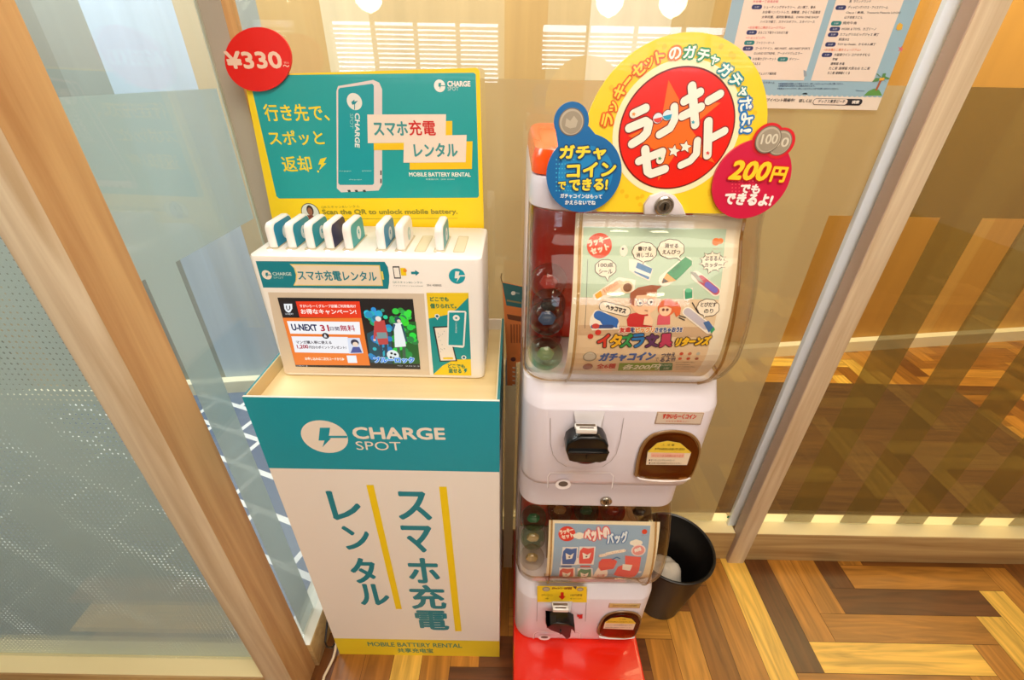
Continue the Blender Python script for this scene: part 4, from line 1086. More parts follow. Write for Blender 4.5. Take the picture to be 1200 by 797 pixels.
def upper_card(pr):
    x0, x1 = pr.L((672.5, 300)).x, 0.3155
    smax = pr.f.s[-1]
    pr.lpoly([(x0, -0.004), (x1, -0.004), (x1, 0.001 - smax), (x0, 0.001 - smax)], (238, 226, 204), 0)
    a0, a1 = x0 + 0.012, x1 - 0.02
    sa, sb, sc_ = pr.L(Q(600, 128))[1], pr.L(Q(600, 415))[1], pr.L(Q(600, 712))[1]
    N = 10
    pr.lpoly([(a0, sa), (a1, sa), (a1, sb), (a0, sb)], (190, 214, 192), 1)
    pr.lpoly([(a0, sb), (a1, sb), (a1, sb + (sc_ - sb) * .3), (a0, sb + (sc_ - sb) * .3)], (226, 200, 166), 1)
    pr.lpoly([(a0, sb + (sc_ - sb) * .3), (a1, sb + (sc_ - sb) * .3), (a1, sb + (sc_ - sb) * .42), (a0, sb + (sc_ - sb) * .42)], (206, 172, 138), 1)
    pr.lpoly([(a0, sb + (sc_ - sb) * .42), (a1, sb + (sc_ - sb) * .42), (a1, sc_), (a0, sc_)], (230, 202, 166), 1)
    pr.stroke([Q(341, 258), Q(330, 535)], 0.5, (70, 74, 70), 3)
    # round mark
    pr.circ(Q(389, 201), 14.6, (222, 78, 48), 3)
    pr.text('ラッキー', Q(346, 206), Q(432, 182), 7.6, (244, 226, 206), 4, 0.08); pr.text('セット', Q(358, 238), Q(430, 216), 7.2, (244, 226, 206), 4, 0.08)
    pr.circ(Q(862, 185), 4.4, (240, 120, 44), 3); pr.circ(Q(880, 182), 3.4, (240, 130, 60), 3); pr.text('すかいらーく', Q(850, 217), Q(886, 217), 1.6, (226, 140, 90), 3)
    bubble(pr, (414, 292), 40, 32, ['100点', 'シール'], 8, tail=(424, 344))
    bubble(pr, (572, 226), 46, 36, ['書ける', '消しゴム'], 9, tail=(566, 274))
    bubble(pr, (680, 214), 50, 36, ['消せる', 'えんぴつ'], 9, tail=(720, 262))
    bubble(pr, (850, 266), 46, 34, ['ぷるるん', 'カッター'], 9, True, tail=(830, 314))
    bubble(pr, (830, 452), 42, 32, ['とびだす', 'のり'], 9, tail=(812, 494))
    W_ = (246, 238, 226)
    # tape roll
    pr.poly([Q(362, 400), Q(468, 328), Q(536, 340), Q(530, 392), Q(470, 396), Q(384, 424), Q(366, 418)], W_, 3)
    pr.poly([Q(400, 376), Q(470, 340), Q(500, 352), Q(430, 398), Q(392, 404)], (240, 204, 168), 4); pr.poly([Q(370, 400), Q(394, 382), Q(402, 404), Q(378, 418)], (238, 178, 60), 5)
    pr.text('100点', Q(412, 392), Q(470, 356), 5, (226, 120, 80), 5); pr.circ(Q(500, 368), 7.4, (238, 214, 176), 5); pr.circ(Q(503, 370), 5.2, (136, 92, 64), 6)
    # eraser and its sleeve
    pr.poly([Q(508, 256), Q(556, 256), Q(606, 296), Q(592, 344), Q(540, 322), Q(510, 300)], W_, 3)
    pr.poly([Q(544, 268), Q(604, 294), Q(588, 338), Q(530, 308)], (70, 128, 186), 4); pr.poly([Q(536, 290), Q(598, 316), Q(592, 328), Q(532, 304)], (236, 236, 236), 5)
    pr.circ(Q(488, 222), 4.6, W_, 3, 6.5); pr.circ(Q(484, 214), 1.2, (120, 110, 120), 4)
    # pencil
    pr.stroke([Q(655, 340), Q(740, 272)], 15, W_, 3)
    pr.poly([Q(662, 312), Q(738, 246), Q(764, 262), Q(764, 280), Q(700, 342)], (52, 150, 96), 4); pr.poly([Q(662, 312), Q(700, 342), Q(654, 352), Q(640, 348)], (238, 170, 92), 5); pr.poly([Q(648, 332), Q(670, 346), Q(642, 354)], (70, 56, 48), 6)
    pr.text('HB', Q(690, 310), Q(720, 286), 4, (30, 96, 60), 5)
    # cutter
    pr.stroke([Q(780, 322), Q(862, 388)], 11, W_, 3)
    pr.stroke([Q(800, 335), Q(862, 386)], 8.4, (196, 92, 110), 4); pr.stroke([Q(826, 358), Q(858, 382)], 6.4, (120, 110, 206), 5); pr.poly([Q(756, 306), Q(780, 310), Q(812, 352), Q(792, 346)], (170, 170, 166), 5)
    # green cap
    pr.poly([Q(730, 378), Q(768, 372), Q(770, 418), Q(732, 424)], W_, 3); pr.poly([Q(735, 384), Q(766, 378), Q(766, 412), Q(736, 418)], (60, 160, 120), 4); pr.circ(Q(750, 382), 4.2, (110, 200, 160), 5, 2.4)
    # stapler
    pr.poly([Q(352, 492), Q(372, 462), Q(408, 462), Q(470, 514), Q(468, 540), Q(360, 544), Q(348, 520)], W_, 3)
    pr.stroke([Q(385, 482), Q(448, 510)], 11, (40, 104, 190), 4); pr.poly([Q(370, 470), Q(400, 520), Q(462, 534), Q(462, 500)], (40, 104, 190), 4); pr.stroke([Q(362, 528), Q(440, 528)], 4.6, (44, 76, 140), 5); pr.circ(Q(374, 526), 4.4, (206, 64, 60), 6, 3)
    pr.stroke([Q(408, 446), Q(496, 468)], 12, (84, 64, 50), 4); pr.stroke([Q(408, 446), Q(496, 468)], 10.6, (244, 232, 214), 5); pr.text('ヘッコマス', Q(414, 456), Q(492, 476), 5.2, (50, 40, 40), 6, 0.08)
    # glue stick
    pr.stroke([Q(746, 468), Q(836, 540)], 11.5, W_, 3); pr.stroke([Q(746, 468), Q(822, 528)], 8.6, (196, 190, 206), 4); pr.poly([Q(810, 512), Q(832, 504), Q(854, 534), Q(832, 552)], (70, 110, 170), 5); pr.poly([Q(838, 544), Q(852, 528), Q(858, 540), Q(842, 556)], (60, 160, 110), 6)
    for a_, b_ in ((Q(766, 432), Q(790, 474)), (Q(714, 484), Q(738, 492)), (Q(712, 492), Q(734, 502))): pr.stroke([a_, b_], 1.2, (40, 36, 36), 4)
    # girl
    pr.poly([Q(626, 486), Q(640, 470), Q(676, 478), Q(676, 520), Q(622, 522)], (222, 92, 110), 4)
    pr.poly([Q(688, 436), Q(704, 428), Q(720, 452), Q(716, 480), Q(700, 490), Q(690, 464)], (226, 106, 56), 4)
    pr.circ(Q(662, 452), 10.4, (226, 106, 56), 4); pr.circ(Q(656, 462), 7.2, (248, 206, 172), 5); pr.poly([Q(632, 452), Q(640, 430), Q(676, 432), Q(684, 456), Q(660, 446)], (226, 106, 56), 6)
    for x in (648, 664): pr.circ(Q(x, 460), 1.7, (120, 60, 50), 6)
    # boy with a finger on his lips
    pr.poly([Q(500, 500), Q(512, 478), Q(545, 470), Q(590, 480), Q(608, 500), Q(602, 530), Q(504, 530)], (200, 40, 44), 4)
    pr.circ(Q(526, 440), 3.4, (240, 190, 150), 5); pr.circ(Q(572, 432), 15.2, (246, 200, 164), 5, 14)
    pr.poly([Q(512, 432), Q(514, 392), Q(546, 370), Q(600, 360), Q(642, 364), Q(622, 380), Q(622, 408), Q(600, 392), Q(574, 400), Q(540, 402), Q(530, 424), Q(530, 446)], (164, 92, 62), 6)
    for x, y in ((552, 432), (596, 428)):
        pr.circ(Q(x, y), 4.4, (130, 90, 72), 7); pr.circ(Q(x, y), 3.7, (248, 226, 204), 8); pr.circ(Q(x + 2, y + 1), 1.5, (60, 44, 40), 9)
    pr.stroke([Q(570, 434), Q(580, 432)], 0.8, (110, 76, 62), 8)
    pr.poly([Q(566, 520), Q(572, 486), Q(586, 484), Q(584, 452), Q(594, 452), Q(596, 486), Q(608, 500), Q(602, 524)], (246, 206, 172), 8); pr.stroke([Q(573, 462), Q(584, 464)], 0.8, (150, 70, 60), 7)
    # title lines
    for i, (tx, c_) in enumerate((('友達', (200, 50, 44)), ('を', (60, 60, 120)), ('ビックリ', (228, 140, 40)), ('させちゃおう!!', (66, 90, 150)))):
        xs = (470, 516, 536, 614); xe = (514, 532, 610, 722)
        pr.text(tx, Q(xs[i], 552), Q(xe[i], 550), 5.6, c_, 4, 0.07, outline=((246, 236, 220), 0.12))
    bx = [382, 432, 474, 522, 578, 634]
    for i, (tx, c_) in enumerate((('イ', (214, 60, 44)), ('タ', (236, 178, 40)), ('ズ', (50, 150, 80)), ('ラ', (40, 120, 190)), ('文', (96, 50, 100)), ('具', (190, 60, 96)))):
        pr.glyph(tx, Q(bx[i] + 24, 586 - i * 0.4), 13.2, 14.2, c_, 6, 6, 0.055, outline=((58, 40, 40), 0.07))
    pr.circ(Q(353, 568), 3.4, (206, 52, 40), 4); pr.circ(Q(384, 552), 3.6, (206, 52, 40), 4)
    pr.text('リターンズ', Q(694, 606), Q(828, 600), 9.4, (240, 190, 40), 6, 0.09, outline=((58, 40, 40), 0.1), skew=0.25)
    pr.circ(Q(350, 651), 8, (150, 140, 124), 4); pr.circ(Q(350, 649), 6.6, (206, 196, 178), 5)
    pr.text('ガチャコイン', Q(386, 668), Q(606, 664), 9.2, (56, 96, 168), 4, 0.07, skew=0.15); pr.text('で', Q(612, 668), Q(628, 668), 4, (80, 80, 110), 4); pr.text('つかえ', Q(640, 652), Q(696, 650), 4.6, (90, 84, 104), 4, 0.05); pr.text('るよ!!!', Q(634, 670), Q(694, 668), 4.6, (90, 84, 104), 4, 0.05)
    pr.circ(Q(342, 690), 5.8, (150, 84, 60), 4, 3.4)
    pr.text('全6種', Q(377, 698), Q(452, 697), 5.6, (206, 70, 56), 4, 0.03)
    pr.poly([Q(470, 676), Q(632, 674), Q(628, 706), Q(464, 706)], (130, 160, 60), 4); pr.text('各200円', Q(478, 701), Q(624, 700), 6, (240, 240, 220), 5, 0.03, skew=0.2)
    pr.poly([Q(634, 676), Q(686, 675), Q(684, 704), Q(632, 706)], (70, 120, 74), 4); pr.text('100円', Q(642, 688), Q(678, 688), 2.6, (220, 226, 200), 5); pr.text('2枚', Q(646, 700), Q(670, 700), 2.6, (220, 226, 200), 5)
    for i in range(6): pr.circ(Q(722 + 34 * (i % 3) + (i // 3) * -6, 638 + 20 * (i // 3)), 2.2, [(206, 80, 60), (206, 120, 90), (190, 190, 180), (216, 90, 70), (206, 80, 60), (170, 96, 80)][i], 4)
    for i in range(4): pr.text('おもちゃの対象年齢は六歳以上', Q(698, 675 + i * 9), Q(776 + (i % 2) * -20, 675 + i * 9), 1.4, (96, 84, 74), 4)
card_mesh(CPROF, None, upper_card, 'display_card', 'large pale green prank stationery display card in the upper dome', (0.2, 0.60, 1.07))

LDY, LDZ = 0.02, -0.605
LPROF = [(y + LDY, z + LDZ) for y, z in CPROF]
Q2_ = lambda x, y: (590 + x / 3.51, 570 + y / 3.51)
def lower_card(pr):
    q = Q2_
    x0, x1 = pr.L(q(183, 250)).x, pr.L(q(640, 200)).x
    s0, s1 = pr.L(q(400, 142))[1], 0.002 - pr.f.s[-1]
    pr.lpoly([(x0, s0), (x1, s0), (x1, s1), (x0, s1)], (240, 226, 196), 0)
    a0, a1 = pr.L(q(207, 250)).x, pr.L(q(603, 180)).x
    pr.lpoly([(a0, pr.L(q(400, 155))[1]), (a1, pr.L(q(400, 158))[1]), (a1, s1 + 0.012), (a0, s1 + 0.012)], (150, 176, 204), 1)
    pr.circ(q(261, 195), 10, (222, 60, 44), 2); pr.text('ラッキー', q(234, 198), q(288, 186), 5, (246, 226, 206), 3, 0.08); pr.text('セット', q(242, 217), q(288, 206), 4.6, (246, 226, 206), 3, 0.08)
    for c_ in ((312, 203), (545, 232), (300, 308)):
        for dx, r in ((-14, 3.4), (0, 5), (14, 3.6)): pr.circ(q(c_[0] + dx, c_[1]), r, (244, 236, 222), 2, r * 0.8)
    pr.text('ペットの', q(338, 226), q(436, 212), 14, (244, 232, 226), 5, 0.05, outline=((226, 100, 100), 0.09)); pr.text('バッグ', q(428, 236), q(512, 226), 12, (226, 236, 246), 6, 0.05, outline=((70, 110, 170), 0.08))
    pr.circ(q(580, 186), 3.2, (214, 70, 40), 3); pr.text('すかいらーく', q(568, 204), q(592, 204), 1.6, (150, 80, 60), 3)
    def bag(c_, w, h, col, tilt=0.12):
        f = lambda x, y: q(c_[0] + x * w - y * tilt * h, c_[1] + y * h)
        pr.poly([f(-.55, -.56), f(.55, -.56), f(.56, .56), f(-.56, .56)], (232, 226, 226), 2)
        pr.poly([f(-.48, -.3), f(-.3, -.5), f(.1, -.44), f(.46, -.5), f(.5, .2), f(.4, .5), f(-.42, .5), f(-.5, .1)], col, 3); pr.poly([f(-.3, -.2), f(.05, -.05), f(.3, -.2), f(.2, .15), f(-.2, .2)], (240, 232, 222), 4); pr.circ(q(*[c_[0], c_[1] + h * .05]), 1.2, (90, 70, 70), 5)
    bag((271, 286), 58, 66, (70, 104, 170)); bag((341, 284), 60, 66, (226, 90, 86)); bag((258, 360), 58, 48, (206, 84, 80)); bag((332, 362), 56, 46, (84, 140, 110))
    for x, col in ((258, (60, 84, 140)), (336, (206, 84, 80))): pr.stroke([q(x - 16, 328), q(x + 18, 328)], 3, col, 4)
    pr.circ(q(398, 366), 8, (240, 226, 216), 2, 4.6); pr.text('全5種', q(382, 370), q(414, 370), 3, (206, 80, 70), 3)
    for i, (p_, w_) in enumerate(((400, 281), (425, 273), (450, 268), (475, 264))): pr.stroke([q(p_, w_ + 4), q(p_ + 20, w_)], 4.4, (246, 234, 216), 2)
    pr.text('小さくたたんでバッグにイン', q(390, 292), q(512, 266), 3.2, (206, 110, 90), 3)
    pr.poly([q(392, 312), q(404, 298), q(452, 296), q(468, 308), q(452, 338), q(400, 346), q(390, 332)], (226, 90, 86), 3)
    pr.stroke([q(446, 300), q(466, 290), q(478, 296)], 1.4, (50, 110, 160), 4)
    pr.poly([q(500, 284), q(566, 290), q(556, 348), q(520, 374), q(452, 362), q(470, 330), q(500, 318)], (232, 100, 96), 3); pr.poly([q(490, 318), q(530, 322), q(520, 346), q(488, 340)], (240, 230, 222), 4)
    pr.circ(q(555, 263), 8.4, (244, 220, 214), 2); pr.circ(q(555, 263), 7, (232, 150, 146), 3); pr.text('肉球', q(542, 270), q(568, 262), 4, (246, 240, 236), 4, 0.06)
    pr.circ(q(560, 352), 2, (230, 230, 230), 2)
    pr.lpoly([(x0 + .004, s1 + 0.009), (x1 - .002, s1 + 0.009), (x1 - .002, s1), (x0 + .004, s1)], (222, 96, 24), 2)
card_mesh(LPROF, None, lower_card, 'display_card', 'small blue pet bag display card in the lower dome', (0.2, 0.62, 0.47))

# ----- capsules lying in the domes
CLEAR = clear('capsule_clear', (0.90, 0.88, 0.84), 1.45, 0.03)
def capsule(c, r, top, bot, inner, label, group, tilt):
    t = thing('toy_capsule', (c[0], c[1], c[2] - r), label, 'capsule', group)
    mb = MB(); mb.sphere(Vector(c), r, top, bot, 22, tilt); mb.build('shell', t)
    mb = MB()
    s_ = r * 0.5
    mb.prism([(c[0] + s_ * math.cos(a), c[1] - s_ * 0.35, c[2] + s_ * 0.8 * math.sin(a)) for a in [0.3, 1.2, 2.2, 3.3, 4.3, 5.4]], inner, (0, s_ * 0.7, 0), 0.003)
    mb.build('toy', t)
ZF = 1.0562
g1 = 'capsules in the upper dome'
rd, gr_, bl, dk = P((186, 54, 44), 0.4), P((140, 170, 130), 0.4), P((70, 96, 140), 0.4), P((52, 50, 58), 0.4)
GRC = clear('capsule_green', (0.55, 0.75, 0.6), 1.45, 0.03); REDC = clear('capsule_red', (0.75, 0.22, 0.18), 1.45, 0.03); DKC = clear('capsule_grey', (0.62, 0.62, 0.66), 1.45, 0.03)
def z_on(n): return ZF + 0.031 + 0.0615 * n
capsule((0.058, 0.640, z_on(0)), 0.030, CLEAR, GRC, gr_, 'clear and green capsule at the bottom of the upper dome, left of the card', g1, 0.4)
capsule((0.062, 0.704, z_on(0)), 0.030, REDC, CLEAR, rd, 'red capsule at the bottom of the upper dome, behind the green one', g1, 0.9)
capsule((0.058, 0.655, z_on(1) - 0.001), 0.030, CLEAR, DKC, bl, 'grey capsule in the middle of the stack left of the upper card', g1, 0.2)
capsule((0.058, 0.668, z_on(2) - 0.002), 0.030, CLEAR, CLEAR, rd, 'clear capsule with a pink toy, topmost of the stack left of the upper card', g1, 0.3)
capsule((0.064, 0.704, z_on(1) + 0.0), 0.030, DKC, CLEAR, dk, 'dark capsule behind the clear topmost one, left of the upper card', g1, 0.6)
g2 = 'capsules in the lower dome'
ZG = ZF + LDZ
def zl(n): return ZG + 0.031 + 0.0615 * n
capsule((0.058, 0.655, zl(0)), 0.030, CLEAR, CLEAR, P((206, 180, 130), 0.4), 'clear capsule with a cream toy at the bottom left of the lower dome', g2, 0.5)
capsule((0.0585, 0.668, zl(1) - 0.001), 0.030, CLEAR, GRC, P((220, 200, 150), 0.4), 'clear and green capsule halfway up the left of the lower dome', g2, 0.8)
capsule((0.058, 0.676, zl(2) - 0.002), 0.030, GRC, GRC, P((60, 130, 96), 0.4), 'green capsule topmost at the left of the lower dome', g2, 0.2)
for i, (x, tp, bt, inn, lb) in enumerate(((0.122, CLEAR, DKC, P((196, 150, 90), 0.4), 'grey capsule with a tan toy showing over the left end of the lower card'),
                                          (0.185, GRC, DKC, P((70, 120, 90), 0.4), 'green capsule showing above the lower card, beside the tan toy'),
                                          (0.248, REDC, CLEAR, rd, 'red capsule showing above the middle right of the lower card'),
                                          (0.311, DKC, CLEAR, dk, 'dark capsule showing over the right end of the lower card'))):
    for n in range(3):
        if n < 2: continue
        capsule((x, 0.70, zl(n) - 0.002), 0.030, tp, bt, inn, lb, g2, 0.3 + i)
mb = MB(); mb.box(0.095, 0.352, 0.672, 0.756, ZG + 0.0005, zl(2) - 0.0325, DOMEE, 0.002)
mb.build('capsule_shelf', LOW)

# ----- red base
base = thing('machine_base', (0.18, 0.7, 0), 'glossy red base slab under the lower capsule machine', 'base')
mb = MB()
ZB = 0.1945
lv = [(0.0, 0.0), (ZB - 0.012, 0.0), (ZB - 0.004, 0.002), (ZB, 0.010)]
mb.loft([[(x, y, z) for x, y in rr(0.018 + i, 0.352 - i, 0.40 + i, 0.945 - i, 0.03, 0.01)] for z, i in lv], REDP)
mb.build('slab', base)

# ================================================================== TOPPER SIGN
SY = 0.5985
sign = thing('topper_sign', (0.19, SY, 1.34), 'big round yellow and red topper sign on the upper capsule machine', 'sign')
p1, p2, p3 = (at_y(694, 122, SY), at_y(800, 38, SY), at_y(896, 104, SY))
def circ3(a, b, c):
    ax, ay, bx, by, cx, cy = a.x, a.z, b.x, b.z, c.x, c.z
    d = 2 * (ax * (by - cy) + bx * (cy - ay) + cx * (ay - by))
    ux = ((ax * ax + ay * ay) * (by - cy) + (bx * bx + by * by) * (cy - ay) + (cx * cx + cy * cy) * (ay - by)) / d
    uy = ((ax * ax + ay * ay) * (cx - bx) + (bx * bx + by * by) * (ax - cx) + (cx * cx + cy * cy) * (bx - ax)) / d
    return ux, uy, math.hypot(ax - ux, ay - uy)
ux, uz, ur = circ3(p1, p2, p3)
arc = []
for i in range(49):
    t = math.radians(-14 + 208 * i / 48); arc.append((ux + ur * math.cos(t), SY, uz + ur * math.sin(t)))
bl_, br_ = at_y(700, 249, SY), at_y(888, 254, SY)
bz = 1.341
arc += [(ux - ur * 0.99, SY, bz + 0.03), (bl_.x, SY, bz), (br_.x, SY, bz), (ux + ur * 0.985, SY, bz + 0.03)]
mb = MB(); mb.prism(arc, P((246, 208, 40), 0.3, 0, 0.3), (0, 0.0035, 0))
pr = Print(FlatY(SY), mb, lambda c: P(c, 0.28, 0, 0.35))
# pale ring, dark line and red disc
cR = (793.5, 149.5)
def disc_px(rl_, rt_, col, lay):
    C = pr.L(cR); pr.lpoly([(C.x + rl_ * math.cos(t), C.y + rt_ * math.sin(t)) for t in [2 * math.pi * i / 64 for i in range(64)]], col, lay)
Lx = abs(pr.L((860, 145)).x - pr.L((727, 152)).x) / 2; Lz = abs(pr.L((800, 79)).y - pr.L((789, 220)).y) / 2
Lm = (Lx + Lz) / 2
C0 = Vector(((pr.L((860, 145)).x + pr.L((727, 152)).x) / 2, (pr.L((800, 79)).y + pr.L((789, 220)).y) / 2))
def discl(dr, col, lay): pr.lpoly([(C0.x + (Lx + dr) * math.cos(t), C0.y + (Lz + dr) * math.sin(t)) for t in [2 * math.pi * i / 72 for i in range(72)]], col, lay)
# faint darker dots over the yellow
for q in range(46):
    a = rnd.uniform(0, 6.28); r = rnd.uniform(Lm + 0.012, ur - 0.006)
    if C0.y + r * math.sin(a) < bz + 0.01: continue
    cxx, czz = C0.x + r * math.cos(a), C0.y + r * math.sin(a)
    if math.hypot(cxx - ux, czz - uz) > ur - 0.005: continue
    pr.lpoly([(cxx + .0028 * math.cos(t), czz + .0028 * math.sin(t)) for t in [2 * math.pi * i / 10 for i in range(10)]], (240, 192, 30), 1)
discl(0.009, (250, 236, 190), 1); discl(0.0018, (110, 24, 16), 2); discl(0.0, (232, 28, 8), 3)
T = lambda x, y: (720 + x / 5.3125, 80 + y / 5.3125)
pr.poly([T(335, 72), T(405, 200), T(660, 215), T(470, 370), T(625, 590), T(400, 500), T(270, 700), T(275, 520), T(85, 420), T(290, 330)], (240, 110, 24), 4)
LETT = [([T(118, 283), T(192, 248)], 8.2), ([T(90, 372), T(190, 330), T(212, 345), T(200, 400), T(170, 432), T(108, 470)], 8.2),
        ([T(370, 240), T(372, 320), T(345, 372), T(278, 412)], 7.4),
        ([T(480, 112), T(500, 350)], 8.2), ([T(432, 205), T(530, 148)], 8), ([T(420, 298), T(535, 240)], 8), ([T(583, 202), T(655, 160)], 7.8),
        ([T(150, 578), T(296, 518), T(282, 570)], 7.6), ([T(190, 505), T(204, 640), T(228, 656), T(312, 626)], 8),
        ([T(514, 450), T(508, 530), T(470, 575), T(412, 602)], 7), ([T(582, 332), T(576, 540)], 8.2), ([T(604, 432), T(682, 390)], 7.6)]
for st, w in LETT: pr.stroke(st, w * 1.16 + 2.4, (120, 28, 20), 5)
for st, w in LETT: pr.stroke(st, w * 1.16, (250, 238, 222), 7)
for c_, col in (((268, 310), (230, 70, 60)), ((328, 292), (40, 160, 200))):
    pr.circ(T(*c_), 6.3, (120, 28, 20), 5); pr.circ(T(*c_), 5.5, (226, 232, 236), 7)
    pr.poly([T(c_[0] - 29, c_[1] + 6), T(c_[0] + 27, c_[1] - 8), T(c_[0] + 22, c_[1] + 18), T(c_[0] + 2, c_[1] + 29), T(c_[0] - 20, c_[1] + 22)], col, 8)
def star(c_, r, col, lay, r2=0.48, rot=-80):
    pr.poly([T(c_[0] + (r if i % 2 == 0 else r * r2) * math.cos(math.radians(rot + 36 * i)), c_[1] + (r if i % 2 == 0 else r * r2) * math.sin(math.radians(rot + 36 * i))) for i in range(10)], col, lay)
for c_ in ((368, 514), (440, 488)): star(c_, 46, (120, 28, 20), 5); star(c_, 38, (250, 238, 222), 7)
for c_, col in (((118, 284), (240, 150, 60)), ((487, 335), (60, 170, 190)), ((280, 560), (60, 150, 90)), ((578, 526), (220, 70, 60))): star(c_, 14, col, 9)
RING = [('ラ', 711.8, 140.6), ('ッ', 719.3, 125.6), ('キ', 726, 107.5), ('ー', 735, 94.7), ('セ', 748, 82), ('ッ', 760.7, 73.6), ('ト', 773.5, 66), ('の', 790.8, 62.4), ('ガ', 808, 60.9), ('チ', 824, 64.6), ('ャ', 837, 70.6), ('ガ', 850, 82), ('チ', 862, 94), ('ャ', 869.6, 108), ('だ', 873.4, 122), ('よ', 875, 139), ('!', 873.4, 153)]
for i, (ch, x, y) in enumerate(RING):
    p_ = pr.L((x, y)); ang = math.degrees(math.atan2(p_.y - C0.y, p_.x - C0.x)) - 90
    small = ch in 'ッャ'
    w, h = (11.5, 11.5) if small else (15, 15.5)
    if ch == 'ー': w, h = 11, 3.2
    if ch == '!': w, h = 4, 14
    if ch == 'ト': w, h = 10, 15
    if i < 7: fc, oc = (252, 216, 70), (226, 96, 14)
    elif i == 7: fc, oc = (250, 244, 230), (226, 120, 30)
    elif i < 11: fc, oc = (250, 246, 236), (30, 146, 90)
    elif i < 14: fc, oc = (250, 246, 236), (20, 140, 150)
    else: fc, oc = (250, 246, 236), (30, 120, 190)
    pr.glyph(ch, (x, y), w * 0.88, h * 0.88, fc, 3, ang, 0.045 if ch != 'ー' else 0.15, outline=(oc, 0.17 if ch != 'ー' else 0.7))
pr.flush(); mb.build('round_panel', sign)

def badge(name, circles, col, edge, draw, neck=None):
    yb = SY - 0.0045
    mb = MB(); m = P(col, 0.3, 0, 0.3)
    pr = Print(FlatY(yb), mb, lambda c: P(c, 0.32))
    for qi, (c_, r) in enumerate(circles):
        C = pr.L(c_); rx_ = abs(pr.L((c_[0] + r, c_[1])).x - pr.L((c_[0] - r, c_[1])).x) / 2
        mb.prism([(C.x + rx_ * math.cos(t), yb + 0.0035, C.y + rx_ * math.sin(t)) for t in [2 * math.pi * i / 48 for i in range(48)]], m, (0, -0.0035 + qi * 0.0002, 0))
    if neck: pr.poly(neck, col, 1)
    draw(pr); pr.flush(); return mb.build(name, sign)
def coin(pr, c_, r, txt=None, ly=0):
    pr.circ(c_, r, (120, 108, 92), 2 + ly); pr.circ(c_, r * 0.92, (186, 174, 152), 3 + ly); pr.circ((c_[0] + .5, c_[1] + .5), r * 0.8, (158, 146, 126), 4 + ly)
    if txt: pr.text(txt, (c_[0] - r * .62, c_[1] + r * .34), (c_[0] + r * .62, c_[1] + r * .3), r * 0.75, (216, 206, 184), 5 + ly, 0.03)
    else: pr.poly([(c_[0] - r * .5, c_[1] + r * .3), (c_[0] - r * .4, c_[1] - r * .3), (c_[0] - r * .1, c_[1] - r * .1), (c_[0] + r * .2, c_[1] - r * .5), (c_[0] + r * .5, c_[1] - r * .1), (c_[0] + r * .35, c_[1] + r * .4), (c_[0] - r * .1, c_[1] + r * .5)], (188, 176, 154), 5)
def blue(pr):
    pr.circ((686, 205), 32, (30, 134, 196), 1)
    for i in range(7):
        for j in range(8): pr.circ((652 + i * 3.4, 187 + j * 5.2), 0.9, (70, 176, 214), 2, n=8)
    coin(pr, (669.6, 143), 15)
    Yw, ol = (250, 222, 60), ((16, 70, 110), 0.1)
    for tx, a_, b_, h in (('ガチャ', (656, 186), (708.5, 186), 15.5), ('コイン', (664.5, 208), (720.5, 205.5), 16), ('で', (654, 221.5), (662.5, 221.5), 8.5), ('できる!', (667, 223), (711, 222), 13)):
        pr.text(tx, a_, b_, h, Yw, 5, 0.06, outline=ol)
    pr.text('ガチャコインはもって', (656.5, 231.8), (705, 232.8), 5, (236, 240, 240), 3, 0.04); pr.text('かえらないでね', (662, 239.4), (697.5, 240), 5, (236, 240, 240), 3, 0.04)
badge('blue_badge', [((684.2, 204.5), 44), ((669.6, 142.2), 20.5)], (20, 104, 168), None, blue, [(651, 152), (690, 148), (708, 170), (655, 178)])
def crim(pr):
    for i in range(8):
        for j in range(6): pr.circ((858 + i * 4, 212 + j * 4), 0.8, (236, 90, 104), 2, n=8)
    pr.circ((899.5, 163.5), 18, (214, 34, 44), 1); pr.circ((914, 168), 17, (214, 34, 44), 1)
    coin(pr, (913.5, 167.5), 14, '50'); coin(pr, (899.5, 163.5), 15, '100', 5)
    pr.text('200', (853, 209), (896, 211), 21, (250, 206, 44), 7, 0.06, outline=((206, 30, 24), 0.07), skew=0.15); pr.text('円', (901, 212), (917, 213), 17, (250, 206, 44), 7, 0.05, outline=((206, 30, 24), 0.07))
    pr.text('でも', (866, 225.5), (888.5, 226.5), 10, (250, 236, 228), 4, 0.07); pr.text('できるよ!', (847.5, 238.5), (902, 241), 13, (250, 236, 228), 4, 0.07)
badge('crimson_badge', [((880.5, 211.5), 45)], (206, 26, 66), None, crim)
# right arm of the badge reaches past the board: a strut behind carries it
# ================================================================== THE REST
# waste bin
bin_ = thing('waste_bin', (0.505, 0.815, 0), 'round black waste bin on the wood floor behind the capsule machines', 'bin')
BC = (0.499, 0.828, 0.0); BH = 0.285
mb = MB(); mb.lathe(BC, [(0.0, 0.0), (0.068, 0.0), (0.072, 0.004), (0.115, BH - 0.012), (0.1195, BH - 0.008), (0.1195, BH - 0.002), (0.117, BH), (0.112, BH - 0.003), (0.110, BH - 0.012), (0.069, 0.008), (0.0, 0.007)], P((24, 21, 19), 0.38), 56); mb.build('bucket', bin_)
mb = MB()
bmesh.ops.create_icosphere(mb.bm, subdivisions=4, radius=1.0)
from mathutils import noise as MN
for v in mb.bm.verts:
    n_ = MN.noise(v.co * 1.6) * 0.25 + MN.noise(v.co * 4) * 0.1
    v.co = Vector((0.497 + v.co.x * 0.058 * (1 + n_), 0.825 + v.co.y * 0.055 * (1 + n_), 0.135 + v.co.z * 0.055 * (1 + n_)))
mb.mi(P((226, 216, 202), 0.7)); 
tag(mb.build('paper_bag', None, 60, (0.497, 0.825, 0.08)), 'crumpled white paper lying inside the black waste bin', 'paper')

